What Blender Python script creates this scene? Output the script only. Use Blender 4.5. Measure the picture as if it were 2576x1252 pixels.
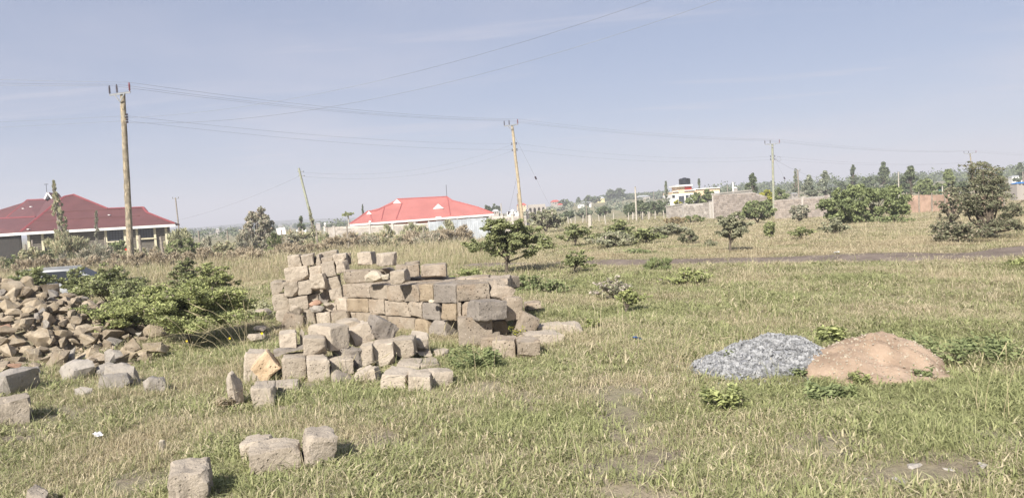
import bpy, bmesh, math, random
import numpy as np
from mathutils import Vector, Matrix, Euler, noise
from mathutils.geometry import intersect_line_plane

R = math.radians
scene = bpy.context.scene
for _o in list(bpy.data.objects):
    bpy.data.objects.remove(_o)
COL = scene.collection
rng = np.random.default_rng(11)
random.seed(11)

# ------------------------------------------------------------------ camera
EYE = Vector((0.0, 0.0, 1.6))
FPX = 1950.0                       # focal length in units of a 2576-wide frame
ROLL = R(3.3)
PITCH = math.atan(91.0 / FPX)      # looking a little down
_right = Vector((math.cos(ROLL), 0, -math.sin(ROLL)))
_fwd = Vector((0, math.cos(PITCH), -math.sin(PITCH)))
_right = (_right - _fwd * _right.dot(_fwd)).normalized()
_up = _right.cross(_fwd).normalized()
cam_data = bpy.data.cameras.new('camera')
cam = bpy.data.objects.new('camera', cam_data)
COL.objects.link(cam)
cam_data.sensor_width = 36.0
cam_data.lens = 36.0 * FPX / 2576.0
cam_data.clip_start = 0.05
cam_data.clip_end = 30000.0
_m = Matrix((( _right.x, _up.x, -_fwd.x, EYE.x), (_right.y, _up.y, -_fwd.y, EYE.y),
             (_right.z, _up.z, -_fwd.z, EYE.z), (0, 0, 0, 1)))
cam.matrix_world = _m
scene.camera = cam

# ------------------------------------------------------------------ sky, sun, exposure
SUN_EL, SUN_AZ = R(38.0), R(26.0)   # sun high behind the viewer's left shoulder
sun_vec = Vector((-math.sin(SUN_AZ) * math.cos(SUN_EL), -math.cos(SUN_AZ) * math.cos(SUN_EL), math.sin(SUN_EL)))
world = bpy.data.worlds.new('World')
scene.world = world
world.use_nodes = True
wn, wl = world.node_tree.nodes, world.node_tree.links
wn.clear()
w_out = wn.new('ShaderNodeOutputWorld')
w_bg = wn.new('ShaderNodeBackground')
w_bg.inputs['Strength'].default_value = 0.05
w_sky = wn.new('ShaderNodeTexSky')
w_sky.sky_type = 'NISHITA'
w_sky.sun_disc = False
w_sky.sun_elevation = SUN_EL
w_sky.sun_rotation = R(180.0) + SUN_AZ
w_sky.altitude = 1500.0
w_sky.air_density = 1.0
w_sky.dust_density = 1.6
w_sky.ozone_density = 2.5
# thin milky veil and streaks of high cirrus, laid out on a plane far overhead
w_tc = wn.new('ShaderNodeTexCoord')
w_sep = wn.new('ShaderNodeSeparateXYZ')
wl.new(w_tc.outputs['Generated'], w_sep.inputs[0])
def wmath(op, a, b=None, clamp=False):
    n = wn.new('ShaderNodeMath'); n.operation = op; n.use_clamp = clamp
    for i, v in enumerate((a, b)):
        if v is None: continue
        if isinstance(v, (int, float)): n.inputs[i].default_value = v
        else: wl.new(v, n.inputs[i])
    return n.outputs[0]
w_z = wmath('ADD', wmath('MAXIMUM', w_sep.outputs[2], 0.0), 0.06)
w_cmb = wn.new('ShaderNodeCombineXYZ')
wl.new(wmath('DIVIDE', w_sep.outputs[0], w_z), w_cmb.inputs[0])
wl.new(wmath('DIVIDE', w_sep.outputs[1], w_z), w_cmb.inputs[1])
def wnoise(scale, detail, rough, stretch, rot, off, dist=0.0):
    mp = wn.new('ShaderNodeMapping')
    mp.inputs['Scale'].default_value = stretch
    mp.inputs['Rotation'].default_value = (0, 0, rot)
    mp.inputs['Location'].default_value = off
    wl.new(w_cmb.outputs[0], mp.inputs[0])
    n = wn.new('ShaderNodeTexNoise')
    n.inputs['Scale'].default_value = scale
    n.inputs['Detail'].default_value = detail
    n.inputs['Roughness'].default_value = rough
    n.inputs['Distortion'].default_value = dist
    wl.new(mp.outputs[0], n.inputs['Vector'])
    return n.outputs['Fac']
def wramp(v, a, b):
    n = wn.new('ShaderNodeMapRange'); n.interpolation_type = 'SMOOTHSTEP'
    n.inputs['From Min'].default_value = a; n.inputs['From Max'].default_value = b
    wl.new(v, n.inputs['Value'])
    return n.outputs[0]
w_soft = wramp(wnoise(0.35, 4, 0.5, (1.0, 0.8, 1), 0.3, (3.1, 0.4, 0)), 0.42, 0.75)
w_streak = wramp(wnoise(1.1, 8, 0.62, (0.45, 1.5, 1), -0.35, (1.7, 5.2, 0), 0.6), 0.52, 0.74)
w_cloud = wmath('ADD', wmath('MULTIPLY', w_soft, 0.62), wmath('MULTIPLY', w_streak, 0.42), True)
w_veil = wn.new('ShaderNodeMixRGB')          # even haze of the dry season over the clear sky
w_veil.inputs['Fac'].default_value = 0.52
w_veil.inputs['Color2'].default_value = (4.4, 5.3, 7.9, 1)
wl.new(w_sky.outputs[0], w_veil.inputs['Color1'])
w_mix = wn.new('ShaderNodeMixRGB')
wl.new(w_cloud, w_mix.inputs['Fac'])
wl.new(w_veil.outputs[0], w_mix.inputs['Color1'])
w_mix.inputs['Color2'].default_value = (7.4, 7.3, 8.4, 1)
wl.new(w_mix.outputs[0], w_bg.inputs['Color'])
wl.new(w_bg.outputs[0], w_out.inputs['Surface'])

sun_data = bpy.data.lights.new('sun', 'SUN')
sun_data.energy = 5.0
sun_data.angle = R(1.2)
sun_data.color = (1.0, 0.94, 0.85)
sun = bpy.data.objects.new('sun', sun_data)
COL.objects.link(sun)
sun.location = (0, 0, 30)
sun.rotation_euler = sun_vec.to_track_quat('Z', 'Y').to_euler()

scene.view_settings.view_transform = 'Standard'
scene.view_settings.look = 'None'
scene.view_settings.gamma = 1.0
scene.view_settings.use_curve_mapping = False
scene.view_settings.exposure = 0.865
scene.render.engine = 'CYCLES'
scene.cycles.max_bounces = 6
scene.cycles.diffuse_bounces = 3
scene.cycles.transparent_max_bounces = 4
scene.cycles.volume_bounces = 0
scene.cycles.use_denoising = True

# ------------------------------------------------------------------ measuring helpers
# close-up views used while measuring: scale and offset to 2576-wide frame units
VIEWS = {'d': (1.0, 0.0, 0.0), 'c1': (.2512, 0, 440.2), 'c2': (.27627, 566.0, 408.8), 'c3': (.27627, 1194.9, 377.3),
         'c4': (.27627, 1884.2, 377.3), 'r5': (.37676, 597.5, 597.5), 'c6': (.32647, 0, 660.4), 'q1': (.43848, 1446.5, 723.3),
         'q2': (.3418, 0, 911.9), 'q3': (.17582, 660.4, 616.3), 'q4': (.20093, 943.4, 660.4), 'q5': (.24414, 566.0, 786.1),
         'c7': (.12208, 1635.2, 427.7)}
def sc(view, x, y):
    s, ox, oy = VIEWS[view]
    return ox + x * s, oy + y * s
def ray(px, py):
    return (_fwd * FPX + _right * (px - 1288.0) - _up * (py - 626.0)).normalized()
def at(px, py, Y):
    d = ray(px, py)
    return EYE + d * (Y / d.y)
def smooth(a, b, x):
    t = min(1.0, max(0.0, (x - a) / (b - a)))
    return t * t * (3 - 2 * t)
HEAP_C = (-8.35, 12.3)
def heap_h(x, y):
    r = math.hypot((x - HEAP_C[0]) / (3.1 if x > HEAP_C[0] else 3.4), (y - HEAP_C[1]) / 2.35)
    r *= 1 + .12 * math.sin(3 * math.atan2(y - HEAP_C[1], x - HEAP_C[0]) + 1)
    return 1.02 * max(0.0, 1 - r) ** 0.8 if r < 1 else 0.0
def gz(x, y):
    """height of the ground"""
    d = math.hypot(x, y)
    z = 0.0
    if y > 0:
        a = x / max(y, 1.0)
        z -= (1.0 - .85 * smooth(-.06, .06, a) + .55 * smooth(.22, .34, a)) * smooth(28, 88, d)
        z += smooth(-0.035, 0.10, a) * (5.9 * smooth(140, 520, d) + 8.0 * smooth(520, 1500, d))
        z += smooth(0.02, -0.12, a) * 9.0 * smooth(400, 2600, d)
        z += 0.3 * smooth(0.3, 0.5, a) * smooth(40, 90, d)
    z -= 0.62 * math.exp(-((x + 14.2) / 5.0) ** 2 - ((y - 24.5) / 4.0) ** 2)
    z += 0.018 * math.sin(1.7 * x + 0.6 * y) + 0.016 * math.sin(0.9 * y - 1.3 * x + 2) + 0.012 * math.sin(3.1 * x + 2.7 * y)
    hh = heap_h(x, y)
    if hh > 0.22: z += hh - 0.22
    return z
def ground_at(px, py):
    d = ray(px, py)
    t = 1.5
    for _ in range(3000):
        p = EYE + d * t
        if p.z <= gz(p.x, p.y): return p
        t *= 1.006
    return p

# ------------------------------------------------------------------ object helpers
def link(o, parent=None):
    COL.objects.link(o)
    if parent is not None: o.parent = parent
    return o
def tag(o, label, cat, group=None, kind=None):
    if label: o['label'] = label
    if cat: o['category'] = cat
    if group: o['group'] = group
    if kind: o['kind'] = kind
    return o
def thing(name, label, cat, loc=(0, 0, 0), rotz=0.0, group=None):
    o = bpy.data.objects.new(name, None)
    o.empty_display_size = 0.2
    o.location = loc
    o.rotation_euler = (0, 0, rotz)
    link(o)
    return tag(o, label, cat, group)
class MB:
    """collects shapes and links them as one mesh object"""
    def __init__(self): self.v, self.f, self.mi = [], [], []
    def add(self, vs, fs, mi=0):
        n = len(self.v)
        self.v += [tuple(p) for p in vs]
        for f in fs:
            self.f.append([n + i for i in f]); self.mi.append(mi)
    def box(self, c, s, rot=None, mi=0):
        hx, hy, hz = s[0] / 2, s[1] / 2, s[2] / 2
        vs = [Vector((x * hx, y * hy, z * hz)) for z in (-1, 1) for y in (-1, 1) for x in (-1, 1)]
        if rot is not None: vs = [rot @ p for p in vs]
        c = Vector(c)
        self.add([p + c for p in vs], [(0, 2, 3, 1), (4, 5, 7, 6), (0, 1, 5, 4), (2, 6, 7, 3), (0, 4, 6, 2), (1, 3, 7, 5)], mi)
    def bar(self, a, b, w, h, mi=0):
        a, b = Vector(a), Vector(b)
        d = b - a
        q = d.to_track_quat('Y', 'Z').to_matrix()
        self.box((a + b) / 2, (w, d.length, h), q, mi)
    def tube(self, pts, rad, n=6, mi=0, cap=True):
        pts = [Vector(p) for p in pts]
        if not hasattr(rad, '__len__'): rad = [rad] * len(pts)
        vs, fs = [], []
        for i, p in enumerate(pts):
            d = (pts[min(i + 1, len(pts) - 1)] - pts[max(i - 1, 0)])
            if d.length < 1e-9: d = Vector((0, 0, 1))
            d.normalize()
            ref = Vector((0, 0, 1)) if abs(d.z) < 0.9 else Vector((1, 0, 0))
            u = d.cross(ref).normalized(); w = d.cross(u)
            for k in range(n):
                t = 2 * math.pi * k / n
                vs.append(p + (u * math.cos(t) + w * math.sin(t)) * rad[i])
        for i in range(len(pts) - 1):
            for k in range(n):
                a, b = i * n + k, i * n + (k + 1) % n
                fs.append((a, a + n, b + n, b))
        if cap:
            fs.append(tuple(range(n))); fs.append(tuple(range((len(pts) - 1) * n, len(pts) * n))[::-1])
        self.add(vs, fs, mi)
    def lathe(self, prof, c=(0, 0, 0), n=16, mi=0, rot=None):
        vs, fs = [], []
        c = Vector(c)
        for r, z in prof:
            for k in range(n):
                t = 2 * math.pi * k / n
                p = Vector((r * math.cos(t), r * math.sin(t), z))
                if rot is not None: p = rot @ p
                vs.append(p + c)
        for i in range(len(prof) - 1):
            for k in range(n):
                a, b = i * n + k, i * n + (k + 1) % n
                fs.append((a, b, b + n, a + n))
        fs.append(tuple(range(n))[::-1]); fs.append(tuple(range((len(prof) - 1) * n, len(prof) * n)))
        self.add(vs, fs, mi)
    def prism(self, poly, off, mi=0):
        """a flat outline given thickness along off"""
        poly = [Vector(p) for p in poly]; off = Vector(off); n = len(poly)
        fs = [tuple(range(n)), tuple(range(n, 2 * n))[::-1]] + [(i, n + i, n + (i + 1) % n, (i + 1) % n) for i in range(n)]
        self.add(poly + [p + off for p in poly], fs, mi)
    def build(self, name, mats, parent=None, smooth_angle=None, origin=None):
        me = bpy.data.meshes.new(name)
        vs = self.v
        if origin is not None:
            o3 = tuple(origin); vs = [(p[0] - o3[0], p[1] - o3[1], p[2] - o3[2]) for p in vs]
        me.from_pydata(vs, [], self.f)
        if not isinstance(mats, (list, tuple)): mats = [mats]
        for m in mats: me.materials.append(m)
        if len(mats) > 1: me.polygons.foreach_set('material_index', self.mi)
        bm = bmesh.new(); bm.from_mesh(me)
        bmesh.ops.recalc_face_normals(bm, faces=bm.faces)
        bm.to_mesh(me); bm.free()
        if smooth_angle is not None:
            me.polygons.foreach_set('use_smooth', [True] * len(me.polygons))
            me.set_sharp_from_angle(angle=R(smooth_angle))
        o = bpy.data.objects.new(name, me)
        if origin is not None: o.location = origin
        return link(o, parent)
def mesh_arrays(name, verts, quads, mat, tint=None):
    """fast mesh from numpy arrays of quads"""
    me = bpy.data.meshes.new(name)
    nv, nf = len(verts), len(quads)
    k = quads.shape[1]
    me.vertices.add(nv); me.vertices.foreach_set('co', np.ascontiguousarray(verts, dtype=np.float32).ravel())
    me.loops.add(nf * k); me.loops.foreach_set('vertex_index', np.ascontiguousarray(quads, dtype=np.int32).ravel())
    me.polygons.add(nf); me.polygons.foreach_set('loop_start', np.arange(0, nf * k, k, dtype=np.int32))
    me.polygons.foreach_set('loop_total', np.full(nf, k, dtype=np.int32))
    if tint is not None:
        at_ = me.attributes.new('tint', 'FLOAT', 'FACE')
        at_.data.foreach_set('value', np.ascontiguousarray(tint, dtype=np.float32))
    me.update(calc_edges=True)
    me.materials.append(mat)
    return me
ORD = ['first', 'second', 'third', 'fourth', 'fifth', 'sixth', 'seventh', 'eighth', 'ninth', 'tenth', 'eleventh', 'twelfth',
       'thirteenth', 'fourteenth', 'fifteenth', 'sixteenth', 'seventeenth', 'eighteenth', 'nineteenth', 'twentieth']

# ------------------------------------------------------------------ materials
def rgb(r, g, b): return (r, g, b, 1.0)
class NT:
    def __init__(self, name):
        self.m = bpy.data.materials.new(name); self.m.use_nodes = True
        self.n, self.l = self.m.node_tree.nodes, self.m.node_tree.links
        self.n.clear()
        self.out = self.n.new('ShaderNodeOutputMaterial')
    def new(self, t, **kw):
        x = self.n.new(t)
        for k, v in kw.items(): setattr(x, k, v)
        return x
    def put(self, sock, v):
        if hasattr(v, 'is_output'): self.l.new(v, sock)
        elif v is not None: sock.default_value = v
    def math(self, op, a, b=0.0, clamp=False):
        x = self.new('ShaderNodeMath', operation=op, use_clamp=clamp)
        self.put(x.inputs[0], a); self.put(x.inputs[1], b)
        return x.outputs[0]
    def mix(self, f, a, b, blend='MIX'):
        x = self.new('ShaderNodeMixRGB', blend_type=blend)
        self.put(x.inputs[0], f); self.put(x.inputs[1], a); self.put(x.inputs[2], b)
        return x.outputs[0]
    def ramp(self, v, a, b, c=0.0, d=1.0):
        x = self.new('ShaderNodeMapRange', interpolation_type='SMOOTHSTEP')
        self.put(x.inputs['Value'], v)
        for k, q in (('From Min', a), ('From Max', b), ('To Min', c), ('To Max', d)): x.inputs[k].default_value = q
        return x.outputs[0]
    def coords(self, kind='Object', rnd=True, scale=(1, 1, 1)):
        tc = self.new('ShaderNodeTexCoord')
        v = tc.outputs[kind]
        if rnd:
            oi = self.new('ShaderNodeObjectInfo')
            self.rand = oi.outputs['Random']
            cm = self.new('ShaderNodeCombineXYZ')
            self.put(cm.inputs[0], self.math('MULTIPLY', self.rand, 37.0))
            self.put(cm.inputs[1], self.math('MULTIPLY', self.rand, 91.0))
            ad = self.new('ShaderNodeVectorMath', operation='ADD')
            self.put(ad.inputs[0], v); self.put(ad.inputs[1], cm.outputs[0])
            v = ad.outputs[0]
        if scale != (1, 1, 1):
            mp = self.new('ShaderNodeVectorMath', operation='MULTIPLY')
            self.put(mp.inputs[0], v); mp.inputs[1].default_value = scale
            v = mp.outputs[0]
        return v
    def noise(self, v, scale, detail=4, rough=0.55, dist=0.0):
        x = self.new('ShaderNodeTexNoise')
        self.put(x.inputs['Vector'], v)
        for k, q in (('Scale', scale), ('Detail', detail), ('Roughness', rough), ('Distortion', dist)): x.inputs[k].default_value = q
        return x.outputs['Fac']
    def voro(self, v, scale, feature='F1', out='Distance'):
        x = self.new('ShaderNodeTexVoronoi', feature=feature)
        self.put(x.inputs['Vector'], v); x.inputs['Scale'].default_value = scale
        return x.outputs[out]
    def bump(self, h, strength, dist=0.01):
        x = self.new('ShaderNodeBump')
        self.put(x.inputs['Height'], h); x.inputs['Strength'].default_value = strength; x.inputs['Distance'].default_value = dist
        return x.outputs[0]
    def done(self, color, rough=0.9, normal=None, metal=0.0, spec=0.25):
        b = self.new('ShaderNodeBsdfPrincipled')
        self.put(b.inputs['Base Color'], color); self.put(b.inputs['Roughness'], rough)
        b.inputs['Metallic'].default_value = metal
        b.inputs['Specular IOR Level'].default_value = spec
        if normal is not None: self.put(b.inputs['Normal'], normal)
        self.l.new(b.outputs[0], self.out.inputs['Surface'])
        return self.m
M = {}
def stone_mat(name, dark, light, pits=0.5, pit_scale=28.0, white=0.0, stain=None):
    t = NT(name); v = t.coords()
    big = t.ramp(t.noise(v, 5.0, 5, .6), .3, .72)
    col = t.mix(big, dark, light)
    br = t.math('ADD', t.math('MULTIPLY', t.rand, .46 if not name.startswith('wall_block') else .5), .78 if not name.startswith('wall_block') else .75)
    r2 = t.math('FRACT', t.math('MULTIPLY', t.rand, 7.31))
    col = t.mix(t.math('MULTIPLY', r2, .42), col, rgb(light[0] * .88, light[1] * .90, light[2] * .95))   # some stones greyer than others
    hs = t.new('ShaderNodeHueSaturation'); t.put(hs.inputs['Value'], br); t.put(hs.inputs['Color'], col)
    col = hs.outputs[0]
    if stain:
        s = t.ramp(t.noise(v, 3.0, 3, .5), .5, .68)
        col = t.mix(t.math('MULTIPLY', s, .65), col, stain)
    fine = t.noise(v, 60.0, 6, .7)
    col = t.mix(t.ramp(fine, .35, .7, .0, .28), col, rgb(*(min(1, c * 1.35) for c in light[:3])))
    ds = t.voro(v, pit_scale)
    where = t.ramp(t.noise(v, 7.0, 2, .5), .42, .6)
    pit = t.math('MULTIPLY', t.ramp(ds, .12, .26, 1.0, 0.0), where)
    pit = t.math('MULTIPLY', pit, pits)
    col = t.mix(pit, col, rgb(dark[0] * .35, dark[1] * .33, dark[2] * .3))
    if white:
        dw = t.voro(v, 17.0)
        w = t.math('MULTIPLY', t.ramp(dw, .06, .14, 1.0, 0.0), white)
        col = t.mix(w, col, rgb(.62, .57, .5))
    h = t.math('SUBTRACT', t.math('ADD', t.math('MULTIPLY', fine, .5), t.noise(v, 18.0, 6, .65)), t.math('MULTIPLY', pit, 1.4))
    M[name] = t.done(col, .95, t.bump(h, .9, .022))
stone_mat('stone_grey', rgb(.295, .248, .192), rgb(.435, .375, .300), .35)
stone_mat('stone_brown', rgb(.235, .192, .146), rgb(.365, .308, .242), .85, 24, .6, rgb(.270, .205, .145))
stone_mat('stone_dark', rgb(.185, .162, .138), rgb(.300, .262, .222), .8, 26, .25)
stone_mat('stone_pale', rgb(.40, .345, .26), rgb(.56, .49, .38), .3)
stone_mat('stone_orange', rgb(.38, .265, .155), rgb(.58, .44, .295), .9, 20)
stone_mat('stone_ochre', rgb(.225, .172, .115), rgb(.345, .278, .198), .7, 26, .3)
stone_mat('rock_tan', rgb(.285, .230, .160), rgb(.46, .385, .282), .35, 14, 0, rgb(.31, .24, .155))
stone_mat('rock_grey', rgb(.235, .210, .18), rgb(.37, .335, .29), .3, 14)
stone_mat('rock_brown', rgb(.225, .180, .128), rgb(.375, .308, .225), .35, 14, 0, rgb(.23, .175, .115))
stone_mat('rock_chalk', rgb(.36, .33, .29), rgb(.50, .46, .41), .3, 14)
stone_mat('rock_red', rgb(.34, .19, .125), rgb(.46, .30, .215), .3, 14)
stone_mat('rock_blue', rgb(.22, .225, .235), rgb(.34, .345, .355), .3, 14)
stone_mat('gravel_stone', rgb(.20, .203, .21), rgb(.43, .433, .44), .1, 30)
stone_mat('wall_block', rgb(.30, .268, .232), rgb(.43, .39, .345), .15, 6)
stone_mat('wall_block_pink', rgb(.315, .265, .225), rgb(.44, .38, .33), .15, 6)
stone_mat('mortar', rgb(.40, .37, .33), rgb(.50, .465, .42), .0)

def plain(name, c, rough=.7, var=.12, scale=3.0, metal=0.0, spec=.3, bump=0.0):
    t = NT(name); v = t.coords()
    n = t.noise(v, scale, 5, .6)
    d = rgb(*(q * (1 - var) for q in c[:3])); l = rgb(*(min(1, q * (1 + var)) for q in c[:3]))
    col = t.mix(t.ramp(n, .3, .7), d, l)
    M[name] = t.done(col, rough, t.bump(t.noise(v, scale * 9, 4, .6), bump, .01) if bump else None, metal, spec)
    return M[name]
plain('roof_maroon', rgb(.128, .054, .052), .6, .10, .8)
plain('roof_maroon_cap', rgb(.24, .062, .065), .55, .1, 1.0)
plain('roof_red', rgb(.42, .155, .135), .55, .08, .5)
plain('roof_red_cap', rgb(.38, .11, .10), .5, .08, .5)
plain('white_paint', rgb(.78, .77, .75), .6, .05)
plain('cream_paint', rgb(.62, .57, .41), .7, .06)
plain('peach_paint', rgb(.64, .49, .34), .75, .05)
plain('house_white', rgb(.75, .74, .72), .75, .05)
plain('orange_wall', rgb(.48, .13, .05), .75, .1)
plain('red_panel', rgb(.50, .07, .045), .6, .08)
plain('dark_stone_course', rgb(.150, .135, .112), .9, .2, 2.0, bump=.3)
plain('course_joint', rgb(.035, .032, .028), .95, .2)
plain('window_frame', rgb(.02, .02, .022), .5, .1)
plain('pole_wood', rgb(.285, .245, .180), .85, .35, 5.0, bump=.4)
plain('pole_wood_bare', rgb(.42, .35, .24), .85, .2, 5.0, bump=.3)
plain('pole_green', rgb(.30, .31, .235), .85, .2, 4.0, bump=.3)
plain('post_wood', rgb(.27, .235, .195), .9, .3, 6.0, bump=.4)
plain('post_pale', rgb(.46, .42, .36), .9, .2, 6.0)
plain('galvanised', rgb(.27, .28, .29), .55, .15, 4.0, .2)
plain('steel_dark', rgb(.07, .072, .08), .6, .2)
plain('insulator', rgb(.045, .03, .04), .35, .2, spec=.5)
plain('insulator_red', rgb(.20, .03, .035), .4, .2, spec=.5)
plain('wire', rgb(.24, .245, .26), .6, .1)
plain('tank_black', rgb(.015, .017, .02), .4, .2, spec=.5)
plain('corrugated_iron', rgb(.40, .425, .45), .5, .2, 1.2, .15)
plain('pink_sheet', rgb(.42, .29, .22), .85, .22, 1.2, bump=.5)
plain('blue_sheet', rgb(.03, .16, .42), .6, .2)
plain('teal_sheet', rgb(.05, .24, .26), .7, .2)
plain('far_roof_red', rgb(.46, .10, .08), .7, .1, .3)
plain('far_roof_grey', rgb(.40, .41, .42), .6, .1, .3)
plain('far_wall_grey', rgb(.36, .33, .30), .9, .1, .3)
plain('far_yellow', rgb(.66, .60, .33), .9, .05, .3)
plain('car_silver', rgb(.30, .31, .32), .45, .05, 1.0, .1, .4)
plain('car_trim', rgb(.02, .02, .022), .6, .1)
plain('tyre_rubber', rgb(.02, .02, .02), .9, .1)
plain('bark_grey', rgb(.13, .105, .08), .95, .3, 12.0, bump=.5)
plain('bark_dark', rgb(.115, .095, .075), .95, .3, 12.0)
plain('twig_grey', rgb(.22, .195, .165), .95, .25, 12.0)
plain('litter_white', rgb(.8, .8, .8), .6, .05)
plain('litter_blue', rgb(.02, .15, .55), .5, .1)
plain('petal_yellow', rgb(.8, .6, .02), .7, .05)
plain('petal_red', rgb(.6, .05, .03), .7, .05)
def glass_mat(name, c):
    t = NT(name)
    M[name] = t.done(c, .12, None, 0.0, .6)
glass_mat('window_glass', rgb(.10, .11, .13))
t = NT('car_glass'); M['car_glass'] = t.done(rgb(.018, .022, .03), .35, None, 0.0, .3)
def leaf_mat(name, dark, light, dry=None, trans=.20):
    t = NT(name)
    a = t.new('ShaderNodeAttribute', attribute_name='tint')
    f = a.outputs['Fac']
    col = t.mix(t.ramp(f, 0.0, .8), dark, light)
    if dry is not None: col = t.mix(t.ramp(f, .84, .97), col, dry)
    d = t.new('ShaderNodeBsdfDiffuse'); t.put(d.inputs[0], col)
    tr = t.new('ShaderNodeBsdfTranslucent'); t.put(tr.inputs[0], t.mix(.5, col, light))
    mx = t.new('ShaderNodeMixShader'); mx.inputs[0].default_value = trans
    t.l.new(d.outputs[0], mx.inputs[1]); t.l.new(tr.outputs[0], mx.inputs[2])
    t.l.new(mx.outputs[0], t.out.inputs['Surface'])
    M[name] = t.m
leaf_mat('leaf_acacia', rgb(0.166, 0.192, 0.100), rgb(0.381, 0.403, 0.195), rgb(0.302, 0.263, 0.230))
leaf_mat('leaf_acacia_bright', rgb(0.201, 0.226, 0.104), rgb(0.450, 0.480, 0.209), rgb(0.269, 0.217, 0.190))
leaf_mat('leaf_acacia_grey', rgb(0.200, 0.210, 0.143), rgb(0.423, 0.420, 0.276), rgb(0.490, 0.420, 0.375))
leaf_mat('leaf_bush', rgb(0.141, 0.171, 0.082), rgb(0.306, 0.347, 0.165), rgb(0.318, 0.282, 0.199))
leaf_mat('leaf_feather', rgb(0.280, 0.284, 0.179), rgb(0.521, 0.511, 0.328), rgb(0.600, 0.491, 0.357))
leaf_mat('leaf_grey', rgb(0.232, 0.236, 0.181), rgb(0.461, 0.445, 0.334), rgb(0.539, 0.455, 0.361))
leaf_mat('leaf_dry', rgb(0.291, 0.241, 0.162), rgb(0.482, 0.409, 0.297), rgb(0.470, 0.403, 0.302))
leaf_mat('leaf_far', rgb(0.097, 0.124, 0.077), rgb(0.222, 0.254, 0.149), rgb(0.250, 0.236, 0.172))
leaf_mat('leaf_far_pale', rgb(0.138, 0.174, 0.118), rgb(0.351, 0.366, 0.275), rgb(0.516, 0.486, 0.401))
leaf_mat('leaf_yellow', rgb(0.208, 0.227, 0.048), rgb(0.513, 0.484, 0.095), rgb(0.641, 0.514, 0.159))
leaf_mat('leaf_thorn', rgb(.135, .142, .088), rgb(.270, .275, .175), rgb(.30, .26, .19))
leaf_mat('leaf_orange', rgb(.24, .19, .11), rgb(.40, .33, .20), rgb(.40, .34, .22))
# ------------------------------------------------------------------ ground, track
def ground_material():
    t = NT('dry_ground')
    tc = t.new('ShaderNodeTexCoord'); v = tc.outputs['Object']
    soil = t.mix(t.ramp(t.noise(v, 1.3, 6, .65), .3, .7), rgb(.175, .142, .112), rgb(.310, .262, .205))
    soil = t.mix(t.ramp(t.noise(v, 26.0, 6, .75), .35, .68, 0, .6), soil, rgb(.34, .29, .22))
    straw = t.mix(t.noise(v, 14.0, 5, .7), rgb(.26, .215, .135), rgb(.44, .375, .24))
    green = t.mix(t.noise(v, 11.0, 5, .7), rgb(.145, .155, .075), rgb(.27, .28, .14))
    veg = t.mix(t.ramp(t.noise(v, .45, 6, .65), .40, .62), straw, green)
    broad = t.ramp(t.noise(v, .018, 5, .6), .42, .62)
    veg = t.mix(t.math('MULTIPLY', broad, .55), veg, rgb(.165, .175, .095))
    ln = t.new('ShaderNodeVectorMath', operation='LENGTH'); t.put(ln.inputs[0], v)
    far = t.ramp(ln.outputs['Value'], 9.0, 38.0, .42, 1.0)      # beyond the modelled tufts the cover is colour only
    cover = t.math('MULTIPLY', t.ramp(t.noise(v, 2.6, 6, .7), .34, .54), far)
    col = t.mix(cover, soil, veg)
    h = t.math('ADD', t.noise(v, 9.0, 6, .7), t.math('MULTIPLY', t.noise(v, 60.0, 4, .7), .4))
    return t.done(col, .97, t.bump(h, .8, .05), 0, .1)
M['dry_ground'] = ground_material()
def build_ground():
    radii = [0.0]
    r = 0.7
    while r < 7500: radii.append(r); r *= 1.032
    ang = list(np.arange(-44, 44.01, .36)) + list(np.linspace(47, 313, 60))
    ang = [R(a) for a in ang]
    na = len(ang)
    vs = [(0, 0, gz(0, 0))]
    for r in radii[1:]:
        for a in ang:
            x, y = r * math.sin(a), r * math.cos(a)
            vs.append((x, y, gz(x, y)))
    fs = [(0, 1 + (k + 1) % na, 1 + k) for k in range(na)]
    for i in range(len(radii) - 2):
        b = 1 + i * na
        for k in range(na):
            k2 = (k + 1) % na
            fs.append((b + k, b + k2, b + na + k2, b + na + k))
    me = bpy.data.meshes.new('ground')
    me.from_pydata(vs, [], fs)
    me.materials.append(M['dry_ground'])
    me.polygons.foreach_set('use_smooth', [True] * len(me.polygons))
    o = link(bpy.data.objects.new('ground', me))
    tag(o, 'dry grassy plain of greyish brown soil reaching the horizon', None, None, 'structure')
build_ground()

t = NT('dirt_track')
v = t.new('ShaderNodeTexCoord').outputs['Object']
col = t.mix(t.ramp(t.noise(v, 1.1, 6, .65), .3, .7), rgb(.135, .108, .090), rgb(.225, .184, .155))
col = t.mix(t.ramp(t.noise(v, 22.0, 4, .7), .62, .74), col, rgb(.34, .31, .28))
M['dirt_track'] = t.done(col, .97, t.bump(t.noise(v, 14.0, 6, .7), .8, .03), 0, .1)
TRACK = [(-1.5, 24.6, .45), (1.2, 23.4, .7), (3.2, 22.2, .95), (5.0, 20.6, 1.05), (7.0, 19.9, 1.15), (9.0, 18.6, 1.2), (10.6, 17.9, 1.35),
         (12.5, 17.6, 1.9), (15.5, 18.2, 2.3), (20, 20.5, 2.2), (28, 25, 1.8), (40, 33, 1.6)]
def track_dist(x, y):
    best = 99.0
    for (x0, y0, w0), (x1, y1, w1) in zip(TRACK, TRACK[1:]):
        dx, dy = x1 - x0, y1 - y0
        u = max(0.0, min(1.0, ((x - x0) * dx + (y - y0) * dy) / (dx * dx + dy * dy)))
        d = math.hypot(x - x0 - u * dx, y - y0 - u * dy) / (w0 + u * (w1 - w0))
        best = min(best, d)
    return best
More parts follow.
